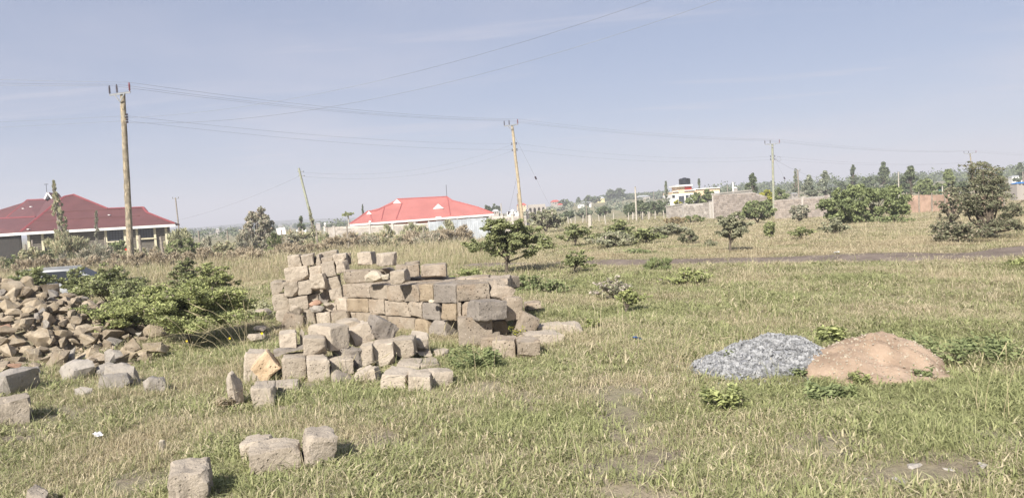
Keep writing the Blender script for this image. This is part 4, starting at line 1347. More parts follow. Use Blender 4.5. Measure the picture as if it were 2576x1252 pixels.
def stone(view, x0, y0, x1, y1, D, label, yaw=0.0, rot=0.0, ln=.40, m='g', shape='block', tilt=0.0, rough=None, group=None, taper=0.0, sink=0.0, skew=0.0, face=True, chips=None, ground=True):
    """a block whose visible face fills the given rectangle of the view at distance D"""
    STONE_N[0] += 1
    sd = STONE_N[0] * 13 + 5
    cx, cy = sc(view, (x0 + x1) / 2, (y0 + y1) / 2)
    if sink > 0 and ground:
        _d = ray(*sc(view, (x0 + x1) / 2, y1)); D = min(D, (EYE + _d * ((.025 - EYE.z) / _d.z)).y)
    P = at(cx, cy, D)
    psi = R(yaw) + (math.atan2(P.x, P.y) if face else 0.0)     # yaw counts from facing the viewer
    n = Vector((-math.sin(psi), -math.cos(psi), 0)); t_ = Vector((math.cos(psi), -math.sin(psi), 0))
    def hit(px, py):
        d = ray(px, py); return EYE + d * ((P - EYE).dot(n) / d.dot(n))
    xl, _ = sc(view, x0, 0); xr, _ = sc(view, x1, 0); _, yt = sc(view, 0, y0); _, yb = sc(view, 0, y1)
    w = (hit(xr, cy) - hit(xl, cy)).length
    h = abs((hit(cx, yt) - hit(cx, yb)).z)
    w, h = max(w, .05), max(h, .04)
    h2 = h + sink
    if shape == 'block':
        me = block_mesh(w - .008, ln, h2 - .006, sd, rough or .011, 2 + sd % 3 if chips is None else chips, 9, taper, skew)
    elif shape == 'slab':
        me = block_mesh(w, ln, h2, sd, rough or .014, 4, 7, taper, skew)
    else:
        me = rock_mesh(w * 1.08, ln, h2 * 1.08, sd, 26, .045, .62)
    me.materials.append(M[MK[m]])
    nm = {'block': 'stone_block', 'slab': 'stone_slab', 'rock': 'rock', 'shard': 'stone_shard'}[shape]
    o = bpy.data.objects.new(nm, me); link(o)
    c = P - n * (ln / 2) - Vector((0, 0, sink / 2))
    base = Matrix(((t_.x, -n.x, 0), (t_.y, -n.y, 0), (t_.z, -n.z, 1)))
    q = base @ Matrix.Rotation(-R(rot), 3, 'Y') @ Matrix.Rotation(R(tilt), 3, 'X')
    o.matrix_world = Matrix.Translation(c) @ q.to_4x4()
    if c.z - h2 / 2 < gz(c.x, c.y) + .12: FOOT.append((c.x, c.y, max(w, ln) * .42))
    tag(o, label, 'stone block' if shape == 'block' else {'slab': 'stone slab', 'rock': 'rock'}[shape], group)
    return o
GP = 'blocks of the big stone stack'
# --- left end of the big stack (blocks seen end on, sagging)
T = 'of the big stack'
LC = [
 (355, 145, 545, 325, 12.45, 'cubic grey block at top left corner ' + T, 8, 5, .38, 'g'),
 (548, 132, 735, 302, 12.5, 'grey block second along the top left row ' + T, 6, 5, .38, 'g'),
 (738, 140, 828, 295, 12.55, 'narrow upright block third along the top left row ' + T, 6, 7, .36, 'g'),
 (795, 95, 1080, 190, 12.95, 'long grey block lying behind the top left row ' + T, 5, 6, .3, 'g'),
 (832, 172, 1020, 262, 12.6, 'half hidden block beside the narrow upright one ' + T, 5, 5, .3, 'g'),
 (1008, 125, 1205, 245, 12.5, 'smooth grey block at right end of the top left row ' + T, 4, 5, .36, 'g'),
 (1198, 120, 1275, 275, 12.75, 'rough brown block end tucked behind the top left row ' + T, 0, 3, .3, 'b'),
 (310, 312, 662, 520, 12.4, 'long face grey block second from top at left edge ' + T, 4, 5, .3, 'g'),
 (665, 300, 850, 490, 12.45, 'grey block middle of second course from top at left end ' + T, 4, 4, .4, 'g'),
 (835, 245, 1045, 450, 12.35, 'big square grey block second course from top, jutting forward ' + T, 4, 5, .4, 'g'),
 (1040, 225, 1228, 400, 12.4, 'pale grey block right end of second course at left end ' + T, 3, 4, .38, 'g'),
 (105, 522, 325, 712, 12.5, 'chipped grey block leftmost in the third course ' + T, 12, 4, .4, 'g'),
 (298, 522, 520, 738, 12.35, 'square grey block second in the third course ' + T, 8, 4, .4, 'g'),
 (492, 505, 700, 712, 12.4, 'grey block third in the third course with rough lower edge ' + T, 8, 6, .4, 'g'),
 (678, 425, 880, 640, 12.2, 'tipped block with dark broken underside at left end ' + T, 20, 8, .34, 'g'),
 (885, 455, 1110, 665, 12.32, 'strongly tilted smooth block leaning against the main face ' + T, 6, 12, .36, 'g'),
 (130, 700, 385, 935, 12.45, 'grey block leftmost in the fourth course ' + T, 10, 4, .4, 'g'),
 (372, 742, 645, 935, 12.3, 'broad grey block second in the fourth course ' + T, 8, 5, .4, 'g'),
 (590, 702, 805, 810, 12.5, 'recessed grey block behind the pink rock ' + T, 5, 5, .35, 'g'),
 (805, 675, 968, 830, 12.45, 'dark broken chunk in a gap of the fourth course ' + T, 14, 10, .3, 'd'),
 (545, 620, 920, 700, 12.6, 'thin flat slab bridging third and fourth courses ' + T, 5, 8, .35, 'g'),
 (955, 620, 1140, 785, 12.26, 'tilted pale block below the strongly tilted one ' + T, 8, 11, .36, 'g'),
 (1020, 760, 1180, 940, 12.2, 'grey block standing at the foot of the tilted pair ' + T, 8, 6, .36, 'g'),
 (872, 835, 1060, 962, 12.2, 'small grey block wedged low beside the pink rock ' + T, 6, -6, .3, 'g'),
 (190, 930, 400, 1000, 12.4, 'thin slab on the ground at left foot ' + T, 10, 2, .4, 'g'),
 (275, 985, 560, 1200, 12.1, 'leaning broad slab at the left foot ' + T, 6, -14, .16, 'b'),
 (555, 930, 755, 1085, 12.1, 'grey block in the lowest course under the grey shard ' + T, 6, 2, .36, 'g'),
 (760, 965, 968, 1120, 12.0, 'grey block with dark side gaps in the lowest course ' + T, 6, 2, .36, 'g'),
 (970, 950, 1240, 1115, 11.9, 'long low brownish block in the lowest course ' + T, 15, 0, .36, 'b'),
]
for (x0, y0, x1, y1, D, lb, yw, rt, ln, m) in LC:
    stone('q3', x0, y0, x1, y1, D, lb, yw, rt, ln, m, 'slab' if 'slab' in lb else 'block', sink=.12 if ('lowest' in lb or 'foot' in lb) else 0.0, group=GP,
          rough=.02 if 'broken' in lb or 'chipped' in lb else None)
stone('q3', 660, 800, 850, 895, 12.05, 'pinkish red rock wedged in the left end of the big stack', 0, 12, .22, 'r', 'rock')
stone('q3', 655, 865, 885, 965, 12.0, 'grey broken rock just beneath the pinkish red rock', 0, 0, .25, 'rg', 'rock')
stone('q3', 405, 860, 560, 1030, 11.95, 'pointed grey shard leaning on the big stack foot', 0, 40, .14, 'g', 'rock')
stone('q3', 870, 828, 1000, 885, 12.1, 'small pale rock in the gap of the tilted pair', 0, 0, .18, 'g', 'rock')
# --- receding middle face
def midD(x):       # distance of the middle face along the r5 view
    return 12.15 + (10.15 - 12.15) * (x - 700) / (1460 - 700)
LM = [
 # top course
 (700, 308, 880, 402, 'b', 'brown block at left end of main top course, beside the tilted blocks'),
 (880, 315, 1000, 412, 'b', 'brown block second along the main top course'),
 (1000, 318, 1102, 424, 'b', 'brown block third along the main top course'),
 (1102, 316, 1210, 428, 'b', 'brown block fourth along the main top course'),
 (1210, 312, 1305, 428, 'y', 'dark ochre block fifth along the main top course'),
 (1305, 306, 1458, 437, 'd', 'grey pockmarked block at the near corner of main top course'),
 # second course
 (640, 402, 725, 492, 'g', 'narrow grey block at left end of main second course'),
 (725, 405, 872, 497, 'y', 'warm ochre block second along main second course'),
 (872, 412, 980, 512, 'b', 'brown block with grass tuft before it, third along main second course'),
 (980, 428, 1140, 524, 'b', 'wide brown block fourth along main second course'),
 (1140, 430, 1230, 540, 'b', 'narrow brown block fifth along main second course'),
 (1230, 436, 1350, 548, 'd', 'grey lichen spotted block sixth along main second course'),
 (1350, 440, 1456, 552, 'y', 'ochre block at the near corner of main second course'),
 # third course
 (620, 492, 785, 572, 'b', 'brown block at left end of main third course'),
 (785, 502, 925, 600, 'b', 'brown block second along main third course'),
 (925, 522, 985, 620, 'b', 'narrow block behind the grass tuft in main third course'),
 (985, 530, 1182, 650, 'b', 'long brown block fourth along main third course'),
 (1182, 546, 1272, 668, 'y', 'ochre block fifth along main third course'),
 (1272, 552, 1385, 690, 'd', 'dark lichen covered block at the near corner of main third course'),
]
for (x0, y0, x1, y1, m, lb) in LM:
    x = (x0 + x1) / 2
    stone('r5', x0, y0, x1, y1, midD(x), lb, 44 + random.uniform(-3, 3), random.uniform(-.8, .8), .42, m, face=False, ground=False, sink=.1 if 'third course' in lb else 0.0, group=GP)
# flat top of the stack behind the middle face and the blocks of its upper ledge
for (x0, y0, x1, y1, D, yw, m, lb) in (
 (700, 218, 960, 304, 12.0, 12, 'b', 'long brown block of the upper ledge behind the pale round rock'),
 (955, 205, 1040, 268, 12.25, 6, 'b', 'narrow brown block of the upper ledge left of the vertical dark gap'),
 (1055, 181, 1214, 266, 11.9, 4, 'b', 'brown block of the upper ledge left of the last one'),
 (1222, 180, 1396, 266, 11.75, 2, 'b', 'large brown block at right end of the upper ledge')):
    stone('r5', x0, y0, x1, y1, D, lb, yw, 0, .42, m, group=GP)
BACK = []
# the lines of blocks lying behind the main top course, whose tops make the flat upper surface
for k, src in enumerate([o for o in list(COL.objects) if 'main top course' in str(o.get('label', ''))]):
    for row in (1, 2):
        bx = src.matrix_world.to_3x3() @ Vector((0, 1, 0))
        c = src.matrix_world.translation + bx * (.425 * row)
        dm = src.dimensions
        me = block_mesh(dm.x * .99, .41, .225, 900 + k * 3 + row, .011, 3, 8)
        me.materials.append(M['stone_brown'])
        o = bpy.data.objects.new('stone_block', me); link(o)
        o.matrix_world = Matrix.Translation(c + Vector((0, 0, random.uniform(-.02, .008)))) @ src.matrix_world.to_3x3().normalized().to_4x4()
        tag(o, 'weathered block %s behind the %s block of the main top course' % (('directly', 'two places')[row - 1], ORD[k]), 'stone block', GP)
# --- right end
LA = [
 (1463, 308, 1686, 420, 9.95, 2, 0, .42, 'b', 'block', 'large brown face block at right end of main top course'),
 (1692, 286, 1800, 416, 10.05, -16, 0, .42, 'b', 'block', 'brown block right of it with receding side at top right corner'),
 (1463, 421, 1500, 532, 9.97, 2, 0, .4, 'b', 'block', 'thin upright brown block in right part of second course'),
 (1500, 421, 1650, 530, 9.95, 2, 0, .4, 'b', 'block', 'brown block behind the grey fallen one in right second course'),
 (1465, 534, 1702, 690, 9.85, 2, 0, .42, 'b', 'block', 'large pitted block at the right bottom of the stack'),
 (1700, 560, 1808, 655, 9.9, -4, 3, .36, 'y', 'block', 'ochre block in the shadow below the fallen grey one'),
 (1612, 425, 1805, 555, 9.55, -24, -4, .40, 'd', 'block', 'grey pitted fallen block propped against the right end'),
 (1690, 310, 1842, 425, 10.0, -8, -32, .26, 'b', 'slab', 'brown slab sliding down the right end of the stack'),
 (1790, 402, 1905, 552, 9.85, -12, -4, .22, 'b', 'slab', 'upright brown slab with large dark pits at right end'),
 (1872, 512, 2000, 640, 9.75, -14, -28, .3, 'b', 'block', 'brown block leaning diagonally at the far right of the stack'),
 (1700, 687, 1852, 775, 9.35, 6, 0, .4, 'b', 'block', 'half buried block in grass right of the stack, left of its twin'),
 (1872, 692, 2028, 778, 9.3, -6, 0, .4, 'b', 'block', 'half buried pitted block in grass right of the stack'),
 (1935, 648, 2178, 700, 9.75, -10, -3, .42, 'g', 'slab', 'flat weathered slab in grass behind the half buried blocks'),
 (2000, 582, 2180, 640, 10.6, -12, 0, .36, 'g', 'block', 'low grey block in grass behind the leaning block'),
 (2172, 580, 2312, 628, 10.75, -14, -3, .36, 'g', 'block', 'low grey block at the right end of the fallen stones'),
 (1920, 436, 2030, 490, 11.9, -5, 0, .36, 'b', 'block', 'small block sunk in dry grass behind the stack right end'),
 (1620, 662, 1752, 705, 9.6, 4, 0, .35, 'b', 'slab', 'thin slab lying before the large pitted block'),
 (1850, 628, 1930, 680, 9.6, -6, 0, .3, 'b', 'rock', 'small rock at the foot of the leaning diagonal block'),
]
for (x0, y0, x1, y1, D, yw, rt, ln, m, sh, lb) in LA:
    stone('r5', x0, y0, x1, y1, D, lb, yw, rt, ln, m, sh, sink=.1 if y1 > 570 else 0, group=GP)
for nm, w_, px, py in (('first', .45, 1180, 706), ('second', .42, 1240, 703)):
    for row in (0, 1):
        d = ray(px, py); Pm = EYE + d * ((.725 - EYE.z) / d.z)
        me = block_mesh(w_ * .99, .41, .235, 980 + row + int(px), .011, 3, 8); me.materials.append(M['stone_brown'])
        o = bpy.data.objects.new('stone_block', me); link(o)
        o.location = (Pm.x + .03 * row, 10.62 + row * .42, .725 - .12 + random.uniform(-.02, .005)); o.rotation_euler = (0, 0, -R(2))
        tag(o, '%s block %s the right end of the flat stack top' % (nm, ('behind', 'in the rear line of')[row]), 'stone block', GP)
# --- loose stones on top
stone('r5', 797, 97, 892, 184, 12.3, 'loose tapered grey block standing alone on the stack', 18, 0, .3, 'g', taper=-.10)
stone('r5', 960, 103, 1078, 189, 12.0, 'loose pale block with dark right side alone on the stack', -16, 0, .3, 'g')
stone('r5', 1014, 222, 1120, 312, 10.75, 'grey corner-on block sitting on the flat stack top', 14, 3, .3, 'g')
stone('r5', 835, 226, 965, 302, 11.3, 'pale rounded stone lying on the stack ledge', 10, -6, .28, 'p', 'rock')
stone('r5', 960, 246, 1016, 282, 11.2, 'small cream rock between pale round stone and grey block', 0, 0, .14, 'p', 'rock')
stone('r5', 1115, 163, 1216, 186, 12.3, 'thin slab lying flat behind the upper ledge', 0, 0, .3, 'b', 'slab')
stone('r5', 1268, 417, 1300, 432, 10.35, 'small white rock wedged under the near corner block', 44, 0, .06, 'p', 'rock')
stone('q5', 290, 140, 430, 200, 11.3, 'flat grey stone in grass left of the front pile, by the yellow flower', 0, 0, .3, 'g', 'rock')
stone('q5', 230, 225, 420, 290, 10.6, 'low pale stone in grass behind the front pile left', 0, 0, .3, 'g', 'rock')
stone('r5', 110, 478, 240, 530, 12.9, 'grey stone hidden in brush left of the big stack', 0, 0, .3, 'g', 'rock')
# --- the front pile
GF = 'blocks of the front pile'
FP = [
 (178, 415, 420, 700, 8.35, 12, -6, .3, 'g', 'block', 'broad upright stone behind the orange block'),
 (585, 462, 835, 692, 8.0, 3, -2, .40, 'g', 'block', 'square grey block right of the orange block in front pile'),
 (842, 482, 1086, 692, 8.0, 0, 0, .40, 'g', 'block', 'square grey block with vertical stain, middle of front pile base'),
 (1090, 485, 1330, 640, 8.05, -4, 0, .42, 'g', 'block', 'grey block in shade behind the yellow weed in front pile'),
 (1240, 372, 1440, 590, 8.25, -24, 4, .36, 'd', 'block', 'rough dark faced block with broken corner in front pile'),
 (1385, 345, 1532, 575, 8.3, 6, 2, .40, 'g', 'block', 'grey block left of the narrow crack in front pile'),
 (1530, 312, 1745, 550, 8.4, 4, 2, .40, 'g', 'block', 'grey block right of the narrow crack in front pile'),
 (1716, 276, 1955, 472, 8.55, 6, 1, .36, 'g', 'block', 'smooth square block at upper right of front pile'),
 (1925, 210, 2125, 395, 8.9, -10, 0, .3, 'g', 'rock', 'rounded grey boulder behind the smooth square block'),
 (555, 212, 742, 392, 8.25, 3, 0, .34, 'g', 'block', 'square block upright at upper left of front pile'),
 (742, 200, 772, 380, 8.35, 3, 0, .3, 'g', 'slab', 'thin upright slab beside the upper left block'),
 (510, 382, 860, 462, 8.1, 3, -2, .40, 'd', 'slab', 'rough split slab under the upper left block'),
 (805, 258, 1045, 462, 8.1, 2, -2, .30, 'g', 'block', 'square block second along the upper row of front pile'),
 (1085, 130, 1290, 388, 8.35, -34, -2, .44, 'g', 'block', 'large block set corner-on at the crown of front pile'),
 (1180, 92, 1415, 175, 8.75, -8, 10, .36, 'g', 'slab', 'flat flake resting on top of front pile'),
 (1300, 130, 1525, 330, 8.65, -12, 18, .30, 'g', 'block', 'tipped wedge block over a dark hollow in front pile'),
 (1520, 85, 1790, 305, 8.75, -16, -32, .36, 'd', 'block', 'large rough block tipped on edge at upper right'),
 (1765, 535, 2000, 620, 8.15, 8, -1, .42, 'g', 'block', 'low flat topped block right of the narrow crack block'),
 (2000, 530, 2210, 600, 8.2, -4, -2, .42, 'g', 'block', 'low flat topped block with grass tuft on it'),
 (1985, 432, 2150, 490, 8.75, -4, 0, .36, 'g', 'block', 'low block behind the flat topped pair'),
 (1600, 635, 1850, 775, 7.85, 14, -8, .40, 'g', 'block', 'slanting block low in the front row of front pile'),
 (1872, 655, 2128, 800, 7.75, 3, -1, .40, 'g', 'block', 'pale square block low at the front right'),
 (2120, 610, 2355, 735, 8.05, -14, -4, .36, 'g', 'block', 'rounded block at the far right of front pile'),
 (1345, 610, 1560, 695, 7.95, 8, 10, .36, 'g', 'block', 'slanting half buried block in front of the rough dark one'),
 (1090, 645, 1335, 720, 7.85, 2, 4, .34, 'g', 'slab', 'flat half buried slab at the foot of front pile'),
 (260, 770, 505, 930, 7.65, 6, -2, .36, 'g', 'block', 'layered grey block under the orange block'),
 (-10, 642, 136, 930, 7.75, 14, 4, .22, 'g', 'rock', 'upright pointed stone standing left of front pile'),
 (510, 735, 760, 800, 7.7, 0, 0, .3, 'g', 'slab', 'flat stone almost buried in grass before front pile'),
 (2150, 398, 2310, 470, 8.9, 0, 0, .3, 'g', 'rock', 'low stone half lost in grass right of front pile'),
 (1810, 935, 1850, 985, 7.0, 0, 0, .06, 'p', 'rock', 'small white rock in grass below front pile'),
]
for (x0, y0, x1, y1, D, yw, rt, ln, m, sh, lb) in FP:
    stone('q5', x0, y0, x1, y1, D, lb, yw, rt, ln, m, sh, sink=.10 if y1 > 640 else 0, group=GF if sh == 'block' else None, rough=.02 if 'rough' in lb else None)
stone('q5', 295, 460, 545, 690, 7.85, 'rough orange block balanced on its corner in front pile', 4, 42, .30, 'o', rough=.015, chips=0)
# --- scattered foreground stones
FG = [
 (1232, 806, 1538, 1045, 5.05, 6, -1, .30, 'g', 'block', 'round topped stone block nearest the viewer, at the bottom edge'),
 (1838, 632, 2222, 815, 5.35, 0, 3, .24, 'g', 'block', 'wide stone block front of the group of three'),
 (1765, 580, 1985, 700, 5.75, 14, 8, .24, 'g', 'block', 'low stone behind left in the group of three'),
 (2240, 548, 2475, 772, 5.65, -4, -7, .32, 'g', 'block', 'rounded stone at right of the group of three'),
 (-120, 292, 210, 452, 7.6, 6, 2, .36, 'g', 'block', 'pale block cut by the left edge of the picture'),
 (180, 962, 350, 1040, 4.75, 0, 0, .25, 'g', 'rock', 'stone top just showing at the lower left edge'),
]
for (x0, y0, x1, y1, D, yw, rt, ln, m, sh, lb) in FG:
    stone('q2', x0, y0, x1, y1, D, lb, yw, rt, ln, m, sh, sink=.1, rough=.018)
for (x0, y0, x1, y1, D, ln, m, lb) in (
 (-10, 55, 345, 225, 8.9, .5, 'rg', 'big grey two faced boulder at the foot of the rubble heap'),
 (205, 35, 320, 105, 9.1, .22, 'rg', 'small bluish rock on top of the big grey boulder'),
 (440, 0, 705, 125, 9.3, .5, 'rg', 'broad tan grey boulder between rubble heap and grass'),
 (700, 18, 885, 95, 9.5, .35, 'rg', 'grey rock behind the three boulder row'),
 (705, 88, 940, 195, 9.0, .36, 'rg', 'grey block like boulder left of the dark sided one'),
 (890, 12, 1105, 155, 9.3, .42, 'rg', 'grey boulder with a dark shaded right side'),
 (1070, 115, 1250, 205, 9.0, .3, 'rg', 'small brownish boulder at the right end of the row'),
 (590, 172, 698, 240, 8.6, .2, 'rg', 'small pointed grey rock in grass before the boulder row'),
 (1165, 580, 1215, 620, 6.5, .08, 'p', 'small pale rock in grass left of the group of three'),
):
    stone('q2', x0, y0, x1, y1, D, lb, random.uniform(-30, 20), random.uniform(-8, 8), ln, m, 'rock', sink=.08)
# bare patch with chalky stones at the lower right
for i, (x, y, s, lb) in enumerate(((1960, 1030, .10, 'flat white stone at the back of the bare chalky patch'), (2330, 1025, .09, 'white stone at the right of the bare chalky patch'),
                                   (1840, 1115, .13, 'broad white stone at the front of the bare chalky patch'), (1650, 1100, .07, 'small white stone left of the bare chalky patch'),
                                   (1390, 1110, .06, 'tiny white stone far left of the bare chalky patch'), (2150, 1050, .07, 'white pebble in the middle of the bare chalky patch'),
                                   (1755, 575, .035, 'tiny white pebble below the sand mound'))):
    p = ground_at(*sc('q1', x, y))
    s *= .75; me = rock_mesh(s * 1.5, s, s * .45, 400 + i, 14, .05); me.materials.append(M['rock_chalk'])
    o = bpy.data.objects.new('rock', me); link(o); o.location = (p.x, p.y, p.z + s * .06); o.rotation_euler = (0, 0, i)
    tag(o, lb, 'rock', None)

# ------------------------------------------------------------------ rubble heap
def rubble():
    rr = random.Random(5)
    metas = []
    protos = [[rock_mesh(1, rr.uniform(.65, .95), rr.uniform(.5, .85), 600 + k * 10 + j, 12, .05, .3) for k in range(7)] for j in range(4)]
    mats = ['rock_tan', 'rock_brown', 'rock_grey', 'rock_red']
    for j in range(4):
        for me in protos[j]: me.materials.append(M[mats[j]])
    placed = []
    tries = 0
    while len(placed) < 300 and tries < 26000:
        tries += 1
        x = rr.uniform(-9.8, -4.7); y = rr.uniform(9.4, 13.4)
        h = heap_h(x, y)
        if h <= .02 and rr.random() > .12: continue
        if h <= .0 and y > 10.6: continue
        if y > 12.75 or (x + .0) / y < -.705: continue
        s = rr.choice((.15, .19, .24, .28, .33, .40)) * (1.1 if h < .4 else 1.0)
        ok = all((x - a) ** 2 + (y - b) ** 2 > (.275 * (s + c)) ** 2 for a, b, c in placed)
        if not ok: continue
        placed.append((x, y, s))
    names = {0: 'tan', 1: 'brown', 2: 'grey', 3: 'reddish'}
    reds = 0
    done = []
    for i, (x, y, s) in enumerate(placed):
        r = rr.random()
        j = 3 if (r < .03 and reds < 7) else (2 if r < .13 else (1 if r < .55 else 0))
        if j == 3: reds += 1
        o = bpy.data.objects.new('rubble_rock', protos[j][rr.randrange(7)]); link(o)
        h = heap_h(x, y)
        zb = max(gz(x, y), 0)
        # tilt with the slope of the heap
        e = .15
        gx = (heap_h(x + e, y) - heap_h(x - e, y)) / (2 * e); gy = (heap_h(x, y + e) - heap_h(x, y - e)) / (2 * e)
        up = Vector((-gx, -gy, 1.6)).normalized()
        q = up.to_track_quat('Z', 'Y').to_matrix() @ Matrix.Rotation(rr.uniform(0, 6.28), 3, 'Z') @ Matrix.Rotation(rr.gauss(0, .4), 3, 'X')
        o.matrix_world = Matrix.Translation((x, y, max(h, .06) + rr.uniform(-.12, .05))) @ q.to_4x4() @ Matrix.Scale(s, 4)
        sz = 'large' if s >= .36 else ('small' if s <= .2 else 'medium')
        done.append((o, '%s %s' % (sz, names[j])))
        if h < .1: FOOT.append((x, y, s * .4))
    # each rock named by its tier in the heap and its place along that tier
    tiers = {}
    for o, lk in done:
        q = o.matrix_world.translation - EYE
        z = q.dot(_fwd); px, py = 1288 + FPX * q.dot(_right) / z, 626 - FPX * q.dot(_up) / z
        tiers.setdefault(int((py - 690) // 15), []).append((px, o, lk))
    for k, key in enumerate(sorted(tiers)):
        row = sorted(tiers[key], key=lambda e: e[0])
        tn = 'top' if k == 0 else ORD[k]
        for i, (px, o, lk) in enumerate(row):
            side = ('%s from the left' % ORD[i]) if i <= len(row) // 2 else ('%s from the right' % ORD[len(row) - 1 - i])
            tag(o, '%s rock, %s in the %s tier of the rubble heap' % (lk, side, tn), 'rock', 'rocks of the rubble heap')
rubble()
def rubble_chips():
    rr = random.Random(17)
    base = []
    for k in range(6):
        bm = bmesh.new(); r2 = random.Random(50 + k)
        for _ in range(9):
            d = Vector((r2.gauss(0, 1), r2.gauss(0, 1), r2.gauss(0, 1))).normalized(); bm.verts.new((d.x * .5, d.y * .42, d.z * .32))
        bmesh.ops.convex_hull(bm, input=bm.verts[:]); bm.verts.index_update()
        base.append((np.array([v.co[:] for v in bm.verts]), [[v.index for v in f.verts] for f in bm.faces])); bm.free()
    V_, F_, nv = [], [], 0
    for _ in range(2600):
        x, y = rr.uniform(-9.8, -4.6), rr.uniform(9.3, 13.0)
        h = heap_h(x, y)
        if h < .01 and rr.random() > .12: continue
        if h <= 0 and y > 10.5: continue
        vs, fs = base[rr.randrange(6)]; s = rr.uniform(.035, .12)
        q = np.array(Euler((rr.uniform(0, 6), rr.uniform(0, 6), rr.uniform(0, 6))).to_matrix())
        V_.append(vs @ q.T * s + np.array([x, y, max(gz(x, y), h - .14 + rr.uniform(-.02, .05)) + s * .1])); F_ += [[nv + i for i in f] for f in fs]; nv += len(vs)
    me = bpy.data.meshes.new('rubble_chips'); me.from_pydata(np.concatenate(V_).tolist(), [], F_); me.materials.append(M['rock_brown'])
    o = bpy.data.objects.new('rubble_chips', me); link(o); tag(o, 'small broken stone chips filling the gaps of the rubble heap', None, None, 'stuff')
rubble_chips()

# ------------------------------------------------------------------ gravel heap and sand mound
def mound(name, label, cat, cx, cy, rx, ry, h, lobes, mat, seed, rough, power=1.0):
    vs, fs = [], []
    n, m = 72, 26
    def hz(x, y):
        z = 0
        for (lx, ly, lrx, lry, lh) in lobes:
            r = math.hypot((x - lx) / lrx, (y - ly) / lry)
            r *= 1 + .10 * noise.noise(Vector((x * 2.2, y * 2.2, seed)))
            k = max(0.0, 1 - r) ** power * lh if r < 1 else 0
            z = max(z, k) + .25 * min(z, k)
        z += rough * noise.fractal(Vector((x * 6, y * 6, seed)), .8, 2, 5) * (1 if z > .02 else .2)
        return z
    for j in range(m + 1):
        q = j / m
        for i in range(n):
            a = 2 * math.pi * i / n
            x, y = cx + rx * q * math.cos(a), cy + ry * q * math.sin(a)
            z = hz(x, y)
            vs.append((x, y, gz(x, y) + z - (.03 if z < .015 else 0) - (.06 if j == m else 0)))
    for j in range(m):
        for i in range(n):
            a, b = j * n + i, j * n + (i + 1) % n
            fs.append((a, b, b + n, a + n))
    root = thing(name, label, cat, (cx, cy, 0))
    mb = MB(); mb.add(vs, fs)
    mb.v = [(p[0] - cx, p[1] - cy, p[2]) for p in mb.v]
    mb.build('core', mat, root, 60)
    return root, hz
def scatter_stones(root, hz, cx, cy, rx, ry, count, s0, s1, mat, name, seed, zmin=.02, sink=.2):
    rr = random.Random(seed)
    base = []
    for k in range(8):
        me = rock_mesh(1, .8, .65, seed * 7 + k, 10, .0, .4)
        bm = bmesh.new()
        r2 = random.Random(seed * 7 + k)
        for _ in range(9):
            d = Vector((r2.gauss(0, 1), r2.gauss(0, 1), r2.gauss(0, 1))).normalized()
            bm.verts.new((d.x * .5, d.y * .4, d.z * .32))
        res = bmesh.ops.convex_hull(bm, input=bm.verts[:])
        bm.verts.index_update(); bm.faces.ensure_lookup_table()
        vs = np.array([v.co[:] for v in bm.verts]); fs = [[v.index for v in f.verts] for f in bm.faces]
        base.append((vs, fs)); bm.free(); bpy.data.meshes.remove(me)
    V_, F_ = [], []
    nv = 0
    k = 0
    for _ in range(count * 6):
        if k >= count: break
        a, q = rr.uniform(0, 6.283), math.sqrt(rr.random())
        x, y = cx + rx * q * math.cos(a), cy + ry * q * math.sin(a)
        z = hz(x, y)
        if z < zmin: continue
        vs, fs = base[rr.randrange(8)]
        s = rr.uniform(s0, s1)
        q_ = np.array(Euler((rr.uniform(0, 6), rr.uniform(0, 6), rr.uniform(0, 6))).to_matrix())
        w = vs @ q_.T * s + np.array([x - cx, y - cy, gz(x, y) + z + s * (.5 - sink) * .4])
        V_.append(w); F_ += [[nv + i for i in f] for f in fs]; nv += len(vs); k += 1
    me = bpy.data.meshes.new(name)
    me.from_pydata(np.concatenate(V_).tolist(), [], F_)
    me.materials.append(mat)
    o = bpy.data.objects.new(name, me); link(o, root); o['kind'] = 'stuff'
plain('gravel_core', rgb(.20, .205, .22), .95, .3, 20, bump=.6)
t = NT('gravel_bits'); v = t.coords()
M['gravel_bits'] = t.done(t.mix(t.ramp(t.noise(v, 24.0, 3, .6), .36, .64), rgb(.165, .168, .172), rgb(.345, .348, .352)), .9, t.bump(t.noise(v, 120, 4, .6), .5, .006), 0, .2)
plain('crushed_stone', rgb(.40, .41, .43), .9, .4, 11, bump=.3)
t = NT('sand'); v = t.coords()
col = t.mix(t.ramp(t.noise(v, 3.0, 6, .6), .3, .7), rgb(.33, .240, .172), rgb(.47, .355, .265))
col = t.mix(t.ramp(t.noise(v, 40, 5, .7), .58, .72), col, rgb(.52, .42, .32))
M['sand'] = t.done(col, .97, t.bump(t.math('ADD', t.noise(v, 30, 6, .75), t.math('MULTIPLY', t.noise(v, 110, 4, .7), .5)), .9, .02), 0, .1)
gp = at(*sc('q1', 1150, 400), 7.3)
GLOBES = [(2.42, 7.30, .52, .52, .245), (2.10, 7.20, .46, .42, .15), (2.64, 7.28, .36, .48, .225)]
g_root, g_hz = mound('gravel_heap', 'low heap of bluish grey crushed gravel beside the sand', 'heap', 2.3, 7.25, 1.0, .7, .3, GLOBES, M['gravel_core'], 3, .02, .55)
scatter_stones(g_root, g_hz, 2.3, 7.25, .98, .68, 2700, .030, .070, M['gravel_bits'], 'gravel', 21)
scatter_stones(g_root, lambda x, y: .0 if g_hz(x, y) < .03 else -1, 2.3, 7.22, 1.15, .85, 260, .02, .05, M['gravel_bits'], 'spilled_gravel', 22, -.5, .5)

